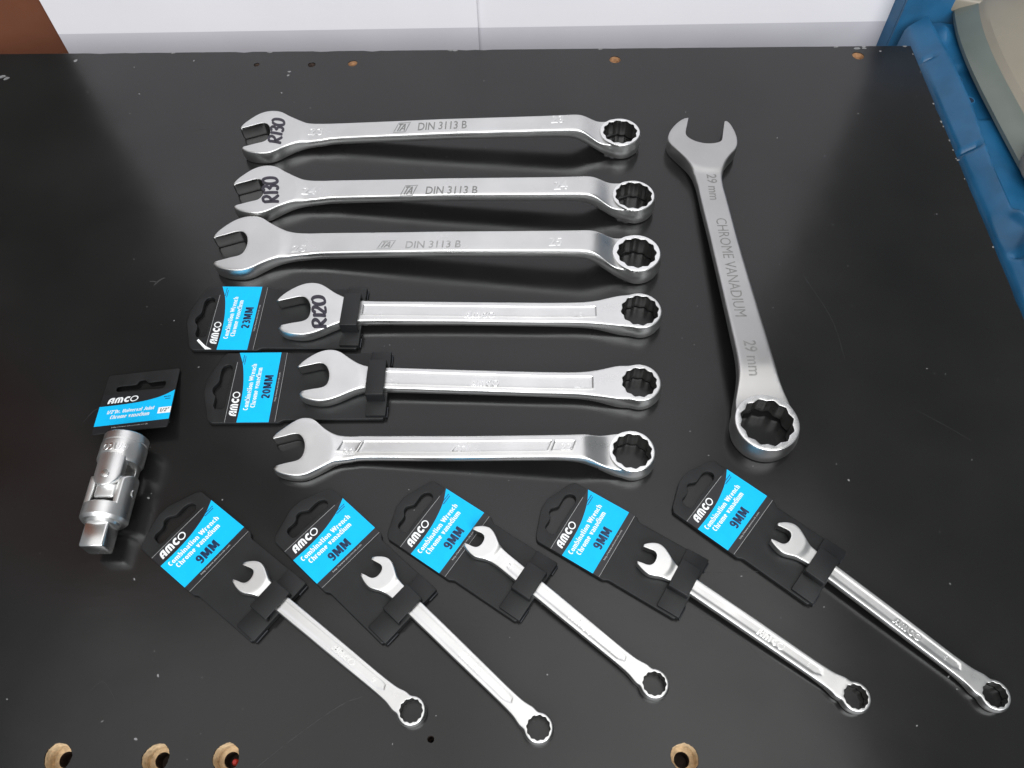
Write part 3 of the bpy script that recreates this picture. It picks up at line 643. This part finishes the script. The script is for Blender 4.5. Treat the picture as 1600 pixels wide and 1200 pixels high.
W4 = amco_w('polished combination wrench marked R120 in black pen, clipped to the 23MM hang card', (1000, 484.5), (483.8, 490), 1.13, 13.5, 10.3, 7.9, 3.9, .1, 'carded large wrenches')
W5 = amco_w('polished combination wrench without pen marks, clipped to the 20MM hang card', (999.3, 597), (512.8, 594), 1.0, 12.6, 9.0, 7.6, 4.2, .22, 'carded large wrenches')
RC, BK = unp((988, 704.3), 12), unp((473.8, 702.8), 10); L6 = float(np.linalg.norm(RC-BK))
W6 = make_wrench('combination_wrench', 'shiny offset combination wrench with boxed size numbers, just above the slanted 9MM cards', 'wrench', (988, 704.3), 12.5, (473.8, 702.8), 10, head=HS, hk=1.0, R=12.7, a=9.6,
    shank=[(-L6+30, 7.3), (-L6*.6, 7.2), (-L6*.35, 7.1), (-40, 7.2), (-30, 7.6), (-22, 8.4), (-15, 9.8), (-10, 11.0)],
    top=[(-L6-40, 7.2), (-L6+26, 7.4), (-L6*.5, 11.8), (-45, 16.0), (-29, 17.0), (-24, 16.4), (-18, 12.2), (-13, 10.9), (-4, 11.2), (30, 12)],
    bot=[(-L6-40, .3), (-L6+12, .3), (-L6+30, 1.9), (-L6*.5, 6.2), (-42, 10.6), (-30, 10.8), (-20, 6.5), (-10, 2.2), (0, .3), (30, .3)],
    metal=CHROME, step=True, joint=66, plateau=(1.2, 18.5), er=(.8, 1.8, .8), bulge=(.5, .3, 1.2), rot=.15, tsm=2.4, pdepth=.35, ridge=.2,
    panels=[rect_panel(-163, -152.5, 3.2, 1.2), rect_panel(-151, -45.5, 3.2, 1.2), rect_panel(-43.5, -32.5, 3.0, 1.0)])
RC, BK = unp((1199, 659.4), 15), unp((1108, 224.5), 11.5); L7 = float(np.linalg.norm(RC-BK))
W7 = make_wrench('combination_wrench', 'largest combination wrench, engraved 29 mm and standing crosswise at the right', 'wrench', (1199, 659.4), 15, (1108.5, 224.3), 11.5, head=HC, hk=1.0, R=17.9, a=13.25,
    shank=[(-L7+52, 8.9), (-L7*.6, 8.9), (-L7*.4, 9.4), (-60, 9.9), (-40, 10.4), (-28, 11.6), (-20, 13.4), (-14, 15.0)],
    top=[(-L7-40, 10.2), (-L7+30, 10.2), (-L7*.5, 15), (-45, 20), (-33, 20), (-24, 16.6), (-17, 13.8), (-5, 14), (30, 14.6)],
    bot=[(-L7-40, .3), (-L7+12, .3), (-L7+36, 2.8), (-L7*.5, 8), (-45, 12.3), (-32, 11.5), (-18, 4.5), (-6, .4), (30, .3)],
    metal=DIMMED, step=True, joint=62, plateau=(1.6, 25), er=(.8, 1.5, .8), bulge=(.5, .3, 1.2), rot=.1, tsm=4.0)

# ---- marks on the big wrenches
def txt(s, off=0.0, sh=0.0, sp_=1.0): return text_pts(s, off, sh, 3, sp_)
DIN = txt('DIN 3113 B', .012)
LOGO = strokes([dict(p=[(0, 0), (1.55, 0), (2.1, 1), (.55, 1)], w=.07, k=dict(smooth=False, closed=True)), dict(p=[(.62, .86), (1.2, .86)], w=.13, k=dict(smooth=False)), dict(p=[(.92, .86), (.52, .12)], w=.17, k=dict(smooth=False)),
                dict(p=[(.80, .12), (1.42, .86)], w=.15, k=dict(smooth=False)), dict(p=[(1.42, .88), (1.40, .12)], w=.17, k=dict(smooth=False)), dict(p=[(1.0, .36), (1.45, .36)], w=.10, k=dict(smooth=False)),
                dict(p=[(1.62, .12), (1.95, .90)], w=.08, k=dict(smooth=False)), dict(p=[(.14, .12), (.5, .84)], w=.06, k=dict(smooth=False))], .1)
for W_, l0, l1, lq, d0, d1, dq, m in ((W1, (614, 207.5), (640, 206), (616, 192.5), (652.5, 204), (729, 200.5), (652.5, 192), ENGR), (W2, (624, 306.5), (651, 305.5), (626, 290), (664.5, 303.5), (745.5, 302.5), (664.5, 291.5), ENGR), (W3, (588, 389), (617, 388), (590, 376.5), (633, 388), (719.5, 386.5), (633, 377), ENGRL)):
    mark(W_, 'maker_logo', *LOGO, l0, l1, lq, m, part='shank'); mark(W_, 'standard_mark', *DIN, d0, d1, dq, m, part='shank')
def num(s): return txt(s, .02)
for W_, s, l, r in ((W1, '23', ((481, 210.5), (503, 210.5), (481, 200)), ((861, 192), (881, 191), (861, 181))), (W2, '24', ((471, 303), (493, 303), (471, 292)), ((866, 296), (887, 295), (866, 283))), (W3, '25', ((455, 394), (477, 393), (455, 383)), ((858, 384), (878, 383), (858, 371)))):
    mark(W_, 'size_mark', *num(s), *l, CHROME, raised=.22, part='shank'); mark(W_, 'size_mark', *num(s), *r, CHROME, raised=.22, part='shank')
for W_, n3, P in ((W1, True, ((441, 226), (447, 186), (417, 222))), (W2, True, ((438.5, 317), (435, 275), (409, 318))), (W4, False, ((513, 513.5), (509, 461), (487, 513)))):
    V_, F_ = strokes(hand(n3), .185, sp=.06, cap='round'); mark(W_, 'price_mark', V_, F_, *P, INK, part='open_jaw', lift=.07)
T29 = txt('29 mm', .012); TCV = txt('CHROME VANADIUM')
mark(W7, 'size_mark', *T29, (1103.5, 272), (1109, 312), (1119, 270.5), ENGR, part='shank')
mark(W7, 'material_mark', *TCV, (1118, 341), (1149, 494.5), (1134, 338.5), ENGR, part='shank')
mark(W7, 'size_mark', *T29, (1161, 532), (1170, 587), (1180, 529), ENGR, part='shank')
mark(W4, 'maker_mark', amV, amF, (726, 496.5), (774, 496.5), (726, 487), BRIGHT, raised=.4, part='shank'); mark(W4, 'size_mark', *num('23'), (895, 497), (913, 497), (895, 487), CHROME, raised=.12, part='shank')
mark(W5, 'maker_mark', amV, amF, (736, 603), (780, 603), (736, 594), BRIGHT, raised=.4, part='shank'); mark(W5, 'size_mark', *num('20'), (609, 600.5), (623, 600.5), (609, 591.5), CHROME, raised=.22, part='shank')
mark(W5, 'size_mark', *num('20'), (898, 605), (915, 605), (898, 596), CHROME, raised=.12, part='shank')
mark(W6, 'size_mark', *num('22'), (535, 709.5), (554, 709.5), (538, 699.5), BRIGHT, raised=.42, part='shank'); mark(W6, 'size_mark', *num('22'), (876, 703), (894, 702.5), (877, 692.5), BRIGHT, raised=.42, part='shank')
mk = strokes([dict(p=[(0, 0), (.5, 1)], w=.13, k=dict(smooth=False)), dict(p=[(1.1, .9), (.8, .9), (.65, .5), (.8, .1), (1.0, .1)], w=.13), dict(p=[(1.6, .9), (1.3, .75), (1.5, .3), (1.25, .1)], w=.12)], .1)
mark(W6, 'maker_mark', *mk, (704, 706), (725, 705.5), (705, 695.5), BRIGHT, raised=.4, part='shank')

# ---- the five small wrenches: one built, four copied
L9 = 107.3
W9 = make_wrench('combination_wrench', 'small 9 mm combination wrench clipped to the leftmost of the slanted 9MM cards', 'wrench', (642.2, 1110.3), 5.5, (390, 905.3), 8.5, head=H9, hk=1.0, R=6.75, a=4.95, L=L9,
    shank=[(-84, 4.2), (-60, 4.1), (-40, 4.0), (-20, 3.9), (-13, 4.15), (-10, 4.6), (-7.5, 5.2)],
    top=[(-L9-20, 8.0), (-L9+12, 7.6), (-60, 7.2), (-20, 6.0), (-9, 6.0), (0, 6.2), (12, 6.2)], bot=[(-L9-20, 3.6), (-L9+12, 3.7), (-60, 3.4), (-20, 2.2), (-7, .4), (12, .25)],
    metal=CHROME, sp=.42, grid=.85, joint=50, plateau=(.7, 9.3), er=(.45, .6, .7), bulge=(.3, .2, .6), tsm=1.6, rot=.1, group='small carded 9 mm wrenches', pdepth=.13,
    panels=[[(-88, -2.1), (-20, -2.0), (-16.5, -.6), (-17.5, 1.6), (-20, 2.0), (-88, 2.1), (-90, 1.2), (-88.5, 0), (-90, -1.2)]])
a9 = amV.copy(); q = np.array([(-50+a_*3.45, -1.65+b_*3.1) for a_, b_ in a9]); decal('maker_mark', q, amF, W9.zt, W9.parts['shank'], BRIGHT, .34)
v_, f_ = num('9'); decal('size_mark', fit(v_, -24.5, -22.6, -1.2, 1.2), f_, W9.zt, W9.parts['shank'], BRIGHT, .34)
small9 = [((642.2, 1110.3), (390, 905.3), None), ((841.3, 1137), (590.6, 898.5), 'small combination wrench clipped to the second 9MM card from the left, reaching lowest of all'),
          ((1022.5, 1068), (751.8, 850), 'small 9 mm combination wrench whose open jaw overlaps the blue print of its card'), ((1337.3, 1088.5), (1023.1, 877.3), 'bright small 9 mm combination wrench clipped to the fourth 9MM card from the left'),
          ((1555, 1085.5), (1233, 845), 'small combination wrench clipped to the rightmost 9MM card, pointing at the lower right corner')]
yb9 = -1.0
for i, (rp, bp_, lab) in enumerate(small9):
    o = W9.root if i == 0 else copy_tree(W9.root)
    if lab: o['label'] = lab
    RC, BK = unp(rp, 5.8), unp(bp_, 8.5); D = float(np.linalg.norm(RC-BK)); k = D/L9
    d = RC-BK; o.location = (RC[0]*MM, RC[1]*MM, 0); o.rotation_euler = (0, 0, math.atan2(d[1], d[0])+math.atan2(yb9, L9)); o.scale = (k, k, 1)

# ================================================================== HANG CARDS
def make_card(label, group, Wd, s_clip, clip, body, plate, hook, sad, wing, curve, tb, size, url, ztop, labH=26.0):
    t = thing('hang_card', label, 'hang card', (0, 0, 0), 0, group)
    PT = 2.8
    v, f = slab(resample_poly(plate, 2.0), [catmull(hook, 1.2, True)], flat(PT), flat(.2), .5, 6, herr=.3, rows=2)
    obj('backing', mesh('backing', v, f, PLAST, 35), t)
    cl = obj('clip_base', box_mesh('clip_base', wing[0], wing[1], s_clip[1], s_clip[0], .15, 4.4, PLAST, .5), t)
    # bridge over the wrench: two cheeks and a top
    bm_ = []
    th = 1.3
    obj('bridge_cheek', box_mesh('bridge_cheek', sad[0], sad[0]+th, s_clip[1]+1.0, s_clip[0]-.3, 4.3, ztop-th-.02, PLAST, .25), cl)
    obj('bridge_cheek', box_mesh('bridge_cheek', sad[1]-th, sad[1], s_clip[1]+1.0, s_clip[0]-.3, 4.3, ztop-th-.02, PLAST, .25), cl)
    obj('bridge_top', box_mesh('bridge_top', sad[0], sad[1], s_clip[1]+1.0, s_clip[0]-.3, ztop-th, ztop, PLAST, .45, 3), cl)
    obj('clip_lip', box_mesh('clip_lip', wing[0]+.4, sad[0]-2.5, s_clip[1]-.8, s_clip[1]-.02, .5, 1.9, PLG, .35), cl)
    obj('clip_lip', box_mesh('clip_lip', sad[1]+2.5, wing[1]-.4, s_clip[1]-.8, s_clip[1]-.02, .5, 1.9, PLG, .35), cl)
    lb = obj('paper_label', box_mesh('paper_label', .2, Wd-.2, -3.7, labH, PT+.01, PT+.20, LABK, .0), t)
    zl = flat(PT+.20)
    cv = catmull([(a_*Wd/40.5, b_) for a_, b_ in curve], 1.0); cv[0, 0] = .12; cv[-1, 0] = Wd-.12
    poly = np.vstack([[(.12, 0), (Wd-.12, 0)], cv[::-1]])
    # strip triangles
    n = len(cv); VV = np.vstack([cv, np.stack([cv[:, 0], np.zeros(n)], 1)]); FF = [[n+i, n+i+1, i+1, i] for i in range(n-1)]
    decal('cyan_panel', VV, FF, zl, lb, BLUE, lift=.03)
    z2 = flat(PT+.23)
    A_ = amV.copy(); decal('brand_lettering', fit(A_, *tb['amco']), amF, zl, lb, WHITE, lift=.05)
    for key, s in (('t1', tb['s1']), ('t2', tb['s2'])):
        v_, f_ = heavy(s); decal('product_lettering', fit(v_, *tb[key]), f_, z2, lb, WHITE, lift=.03)
    v_, f_ = heavy(size, .205); decal('size_lettering', fit(v_, *tb['size']), f_, z2, lb, NAVY if tb.get('navy', True) else LABK, lift=.03)
    v_, f_ = text_pts(url, .0, 0, 1, 1.0); decal('web_address', fit(v_, *tb['url']), f_, zl, lb, GREYT, lift=.05)
    vv = []; ff = []
    x0, x1, y0, y1 = tb['tiny']
    for r_, (ya, xa, xb) in enumerate(((y1, x0+1.8, x1), (y1-1.15, x0+.6, x1-1.2), )):
        x = xa
        while x < xb:
            wd = rng.uniform(.35, .9); s = len(vv); vv += [(x, ya-.5), (x+wd, ya-.5), (x+wd, ya+rng.uniform(-.05, .1)), (x, ya)]; ff.append([s, s+1, s+2, s+3]); x += wd+.18
    o = decal('fine_print', np.array(vv), ff, z2, lb, NAVY, lift=.03)
    # frayed white paper edge of the insert
    fr = [(.15, labH-.05), (Wd*.45, labH+.05), (Wd*.86, labH)]; v_, f_ = ribbon(fr, .16, sp=1.2); decal('insert_edge', v_, f_, zl, lb, GREYT, lift=.06)
    fr = [(.3, -3.62), (Wd*.5, -3.66), (Wd-.4, -3.62)]; v_, f_ = ribbon(fr, .14, sp=1.2); decal('insert_edge', v_, f_, zl, lb, GREYT, lift=.06)
    return t
def resample_poly(P, sp):
    """polygon with slightly rounded corners"""
    P = np.array(P, float); n = len(P); out = []
    for i in range(n):
        a, b, c = P[i-1], P[i], P[(i+1) % n]; r = min(1.6, np.linalg.norm(b-a)*.3, np.linalg.norm(c-b)*.3)
        p = b+(a-b)/np.linalg.norm(a-b)*r; q = b+(c-b)/np.linalg.norm(c-b)*r
        for t_ in (0, .33, .66, 1): out.append((1-t_)**2*p+2*t_*(1-t_)*b+t_*t_*q)
    out = np.array(out); res = []
    for i in range(len(out)):
        a, b = out[i], out[(i+1) % len(out)]; k = max(1, int(np.linalg.norm(b-a)/sp))
        for j in range(k): res.append(a+(b-a)*j/k)
    return np.array(res)
CURVE = [(0, 18.9), (10, 18.7), (19, 19.2), (26, 20.4), (33.3, 22.4), (40.5, 25.9)]
HOOK = [(8.2, 28.6), (8.0, 33.5), (9.6, 34.9), (13.5, 34.9), (15.6, 35.4), (17.4, 37.2), (20.1, 37.6), (22.2, 36.0), (23.6, 34.9), (26.5, 34.9), (31, 34.8), (33.4, 33.2), (33.7, 30.4), (31.8, 28.5), (25, 28.3), (15, 28.4)]
sm_card = make_card('black hang card for a 9 mm wrench, leftmost of the five slanted cards', 'slanted 9MM hang cards', 41.0, (-36.2, -48.8), None, None,
    [(0, -6), (1.4, -8.3), (1.4, -47.5), (38.8, -47.5), (38.8, -7.5), (41, -5), (41, 34.2), (38.8, 36.3), (24.2, 42.4), (17.2, 42.4), (2.4, 36.8), (0, 34.6)], HOOK, (13.3, 30.0), (2.6, 38.8), CURVE,
    dict(amco=(3.3, 19.8, 20.7, 25.0), s1='Combination Wrench', s2='Chrome vanadium', t1=(3.2, 36.2, 14.3, 17.3), t2=(5.2, 33.6, 10.4, 13.4), size=(13.3, 26.5, 2.5, 7.8), url=(9.8, 29.6, -2.2, -.9), tiny=(32.0, 39.0, 20.6, 22.9)), '9MM', 'http://www.amcotools.com', 9.4)
cards = [((288.3, 918.4), (381.5, 823.1), None, 3.5), ((494.9, 912.5), (586.1, 824.3), 'black 9MM hang card, second from the left, its edge against the first clip', 3.5), ((686.1, 896), (756.6, 800.8), 'black hang card for a 9 mm wrench with the open jaw lying across its print', 3.5),
         ((926.1, 896.4), (983, 800.3), 'black hang card for a 9 mm wrench, fourth from the left', 3.5), ((1137.2, 860.3), (1198.7, 774.8), 'black 9MM hang card, rightmost, just below the ring of the largest wrench', 3.5)]
def place_card(o, bl, br, h, Wd):
    A_, B_ = unp(bl, h), unp(br, h); an = math.atan2(B_[1]-A_[1], B_[0]-A_[0]); k = float(np.linalg.norm(B_-A_))/Wd
    mid = (A_+B_)/2; org = mid-np.array([math.cos(an), math.sin(an)])*Wd*k/2
    o.location = (org[0]*MM, org[1]*MM, 0); o.rotation_euler = (0, 0, an); o.scale = (k, k, 1)
for i, (bl, br, lab, h) in enumerate(cards):
    o = sm_card if i == 0 else copy_tree(sm_card)
    if lab: o['label'] = lab
    place_card(o, bl, br, 3, 41.0)
s_ = 49.5/41.0
def big_card(size, lab):
    return make_card(lab, 'large hang cards', 49.5, (-56.4, -68.4), None, None,
    [(0, -6), (1.7, -8.5), (1.7, -67.3), (48.3, -67.3), (48.3, -7.5), (49.5, -5), (49.5, 33.6), (47, 36), (29.6, 42.6), (21, 42.6), (2.5, 36.8), (0, 34.2)], [(x*s_, y) for x, y in HOOK], (12.8, 37.0), (3.2, 48.4), CURVE,
    dict(amco=(4.4, 21.2, 20.0, 24.6), s1='Combination Wrench', s2='Chrome vanadium', t1=(8.4, 41.0, 13.7, 16.8), t2=(10.2, 38.2, 9.8, 12.8), size=(16.3, 32.8, 2.1, 7.4), url=(14.4, 34.6, -2.1, -.8), tiny=(40, 47.5, 20.3, 22.8)), size, 'http://www.amcotools.com', 12.6)
c23 = big_card('23MM', 'black hang card printed 23MM with a torn paper corner, holding the R120 wrench'); place_card(c23, (386, 547), (410, 448), 3, 49.5)
c20 = big_card('20MM', 'black hang card printed 20MM, directly below the 23MM card'); place_card(c20, (419.5, 660), (440, 550.5), 3, 49.5)
# torn, curled paper corner on the 23MM card
tc = mesh('torn_corner', [(.2, 26, 3.1), (1.2, 27, 3.2), (5.2, 31.5, 5.2), (6.2, 30.6, 5.6), (2.6, 26.2, 3.3), (.4, 22, 3.05)], [(0, 1, 4), (1, 2, 3, 4), (0, 4, 5)], WHITE); obj('torn_corner', tc, c23)

# ================================================================== UNIVERSAL JOINT AND ITS CARD
jc = thing('joint_hang_card', 'small black and cyan hang card for a half inch universal joint', 'hang card', (0, 0, 0))
rect = resample_poly([(0, -5.6), (43, -5.6), (43, 41), (0, 41)], 2.0)
hk_ = [(7.3, 27.2), (7.3, 30.6), (13, 31.0), (18.6, 31.4), (20.1, 33.9), (23, 34.2), (25.4, 31.9), (31, 31.8), (35.8, 31.2), (36.2, 28), (35.4, 25.8), (25, 25.8), (13, 26.0)]
v, f = slab(rect, [catmull(hk_, 1.2, True)], flat(.9), flat(0), .2, 6, herr=.2, rows=1)
bk = obj('backing', mesh('backing', v, f, PLAST, 35), jc)
lb = obj('paper_label', box_mesh('paper_label', .25, 42.8, -5.3, 24.4, .905, 1.05, LABK), jc)
cv = catmull([(.1, 15.2), (11.6, 15.3), (23.6, 16.0), (31.5, 17.5), (37.3, 19.6), (42.9, 22.9)], 1.0); n = len(cv)
VV = np.vstack([cv, np.stack([cv[:, 0], np.zeros(n)], 1)]); decal('cyan_panel', VV, [[n+i, n+i+1, i+1, i] for i in range(n-1)], flat(1.05), lb, BLUE, lift=.03)
decal('brand_lettering', fit(amV, 4.2, 21.9, 17.0, 21.5), amF, flat(1.05), lb, WHITE, lift=.06)
for s, bx in (('1/2"Dr. Universal Joint', (5.6, 33.0, 8.7, 11.6)), ('Chrome vanadium', (8.2, 30.8, 4.6, 7.5))):
    v_, f_ = heavy(s, .18, .15); decal('product_lettering', fit(v_, *bx), f_, flat(1.08), lb, WHITE, lift=.04)
decal('size_box', np.array([(35.4, 5.0), (42.9, 4.8), (42.9, 9.6), (35.6, 9.7)]), [[0, 1, 2, 3]], flat(1.08), lb, WHITE, lift=.04)
v_, f_ = heavy('1/2"', .15, .1); decal('size_lettering', fit(v_, 36.6, 41.9, 5.9, 8.8), f_, flat(1.12), lb, LABK, lift=.04)
v_, f_ = text_pts('http://www.amcotools.co.uk', 0, 0, 1); decal('web_address', fit(v_, 10.6, 31.4, -2.8, -1.5), f_, flat(1.05), lb, GREYT, lift=.05)
vv = []; ff = []
for ya, xa, xb in ((18.4, 37.2, 41.2), (16.6, 38.2, 41.2)):
    x = xa
    while x < xb: wd = rng.uniform(.4, .9); s = len(vv); vv += [(x, ya-.7), (x+wd, ya-.7), (x+wd, ya), (x, ya)]; ff.append([s, s+1, s+2, s+3]); x += wd+.15
decal('fine_print', np.array(vv), ff, flat(1.08), lb, NAVY, lift=.04)
A_, B_ = unp((145.5, 667), 8.5), unp((262.7, 653.8), 8.5); an = math.atan2(B_[1]-A_[1], B_[0]-A_[0]); tilt = math.atan2(7.6, 46)
jc.location = (A_[0]*MM, A_[1]*MM, 7.0*MM); jc.rotation_euler = (Matrix.Rotation(an, 3, 'Z') @ Matrix.Rotation(-tilt, 3, 'X')).to_euler(); kk = float(np.linalg.norm(B_-A_))/42.8; jc.scale = (kk, kk*.985, 1)

# joint: axis u runs towards the viewer; local x = u, y = sideways, z = up, centre at z=12
ja0 = unp((197, 682.8), 14); ja1 = unp((148.9, 849), 14); jd = ja1-ja0
jt = thing('universal_joint', 'satin steel universal joint with square drive end, hanging below its small card', 'universal joint', (ja0[0], ja0[1], 12.1), math.atan2(jd[1], jd[0]))
JR = 12.0
def lathe(name, prof, m, parent, n=64, sm=32):
    v = []; 
    for u, r in prof:
        for k in range(n): a_ = 2*math.pi*k/n; v.append((u, r*math.cos(a_), r*math.sin(a_)))
    f = [(k*n+i, k*n+(i+1) % n, (k+1)*n+(i+1) % n, (k+1)*n+i) for k in range(len(prof)-1) for i in range(n)]
    f += [tuple(range(n))[::-1], tuple(range((len(prof)-1)*n, len(prof)*n))]
    me = mesh(name, v, f, m, sm); bm = bmesh.new(); bm.from_mesh(me); bmesh.ops.recalc_face_normals(bm, faces=bm.faces); bm.to_mesh(me); bm.free(); return obj(name, me, parent)
def arm(name, u0, uc, r_end, hw, gap, m, parent, rot, flip=1):
    """fork arm: a segment of the cylinder, tongue shaped with a round end; rot turns it about the axis"""
    P = [(u0, -hw)]+[(u0+(uc-u0)*k/5, -hw) for k in range(1, 5)]
    ts_ = np.linspace(-math.pi/2, math.pi/2, 18)
    endp = [(uc+r_end*math.cos(a_)*1.0, hw*math.sin(a_)) for a_ in ts_]
    P = P+endp+[(u0+(uc-u0)*k/5, hw) for k in range(4, 0, -1)]+[(u0, hw)]
    P = np.array(P)
    if flip < 0: P[:, 0] = 2*u0-P[:, 0]
    P = resample(np.vstack([P, P[:1]]), .7)[:-1]
    zt_ = lambda x, y: np.sqrt(np.maximum(JR**2-y**2, 1)); v, f = slab(P, [], zt_, flat(gap), .5, 1.2, rows=2)
    c_, s_ = math.cos(rot), math.sin(rot); vr = [(x, y*c_-z*s_, y*s_+z*c_) for x, y, z in v]
    return obj(name, mesh(name, vr, f, m, 38), parent)
up_y = lathe('socket_yoke', [(0, 7.2), (0, 10.9), (.7, 11.7), (4.9, 11.75), (5.3, 11.2), (6.0, 11.2), (6.5, 12.0), (15.5, 12.0), (17.5, 11.0), (18.6, 7), (18.0, .5)], CHROME, jt)
arm('fork_arm', 14, 25.5, 8.3, 7.2, 5.3, CHROME, up_y, 0); arm('fork_arm', 14, 25.5, 8.3, 7.2, 5.3, CHROME, up_y, math.pi)
lo_y = lathe('drive_yoke', [(41.8, .5), (41.8, 11.2), (42.5, 12.0), (49.0, 12.0), (50.6, 10.6), (50.9, 8.8), (52.2, 8.4), (52.3, .5)], CHROME, jt)
arm('fork_arm', 45, 48+13, 4.5, 8.2, 6.0, CHROME, lo_y, math.pi/2, -1); arm('fork_arm', 45, 48+13, 4.5, 8.2, 6.0, CHROME, lo_y, -math.pi/2, -1)
blk = box_mesh('centre_block', 24.5, 39.0, -5.6, 5.6, -7.6, 7.6, CHROME, 1.6, 4); obj('centre_block', blk, jt)
def pin(loc, rot, m): 
    o = lathe('pivot_pin', [(0, 2.2), (.15, 2.35), (.45, 2.1), (.6, 1.2), (.65, .1)], BRIGHT, jt, 28); o.location = [c*MM for c in loc]; o.rotation_euler = rot
    return o
pin((27, 0, 11.85), (0, -math.pi/2, 0), 0); pin((27, 0, -11.85), (0, math.pi/2, 0), 0); pin((34, 11.85, 0), (0, 0, math.pi/2), 0); pin((34, -11.85, 0), (0, 0, -math.pi/2), 0)
sq = box_mesh('square_drive', 51.8, 65.5, -6.35, 6.35, -6.35, 6.35, BRIGHT, 1.3, 3); obj('square_drive', sq, jt)
cyl = lambda x, y: np.sqrt(np.maximum(JR**2-y**2, 1))
V_ = fit(amV, 0, 13.5, 0, 4.2); P = np.stack([12.6-V_[:, 1], -6.3+V_[:, 0]], 1)   # reads from the far side
P[:, 1] = -(P[:, 1])+1.2; P[:, 0] = 21.4-P[:, 0]
decal('maker_mark', P, amF, cyl, up_y, BRIGHT, raised=.22)
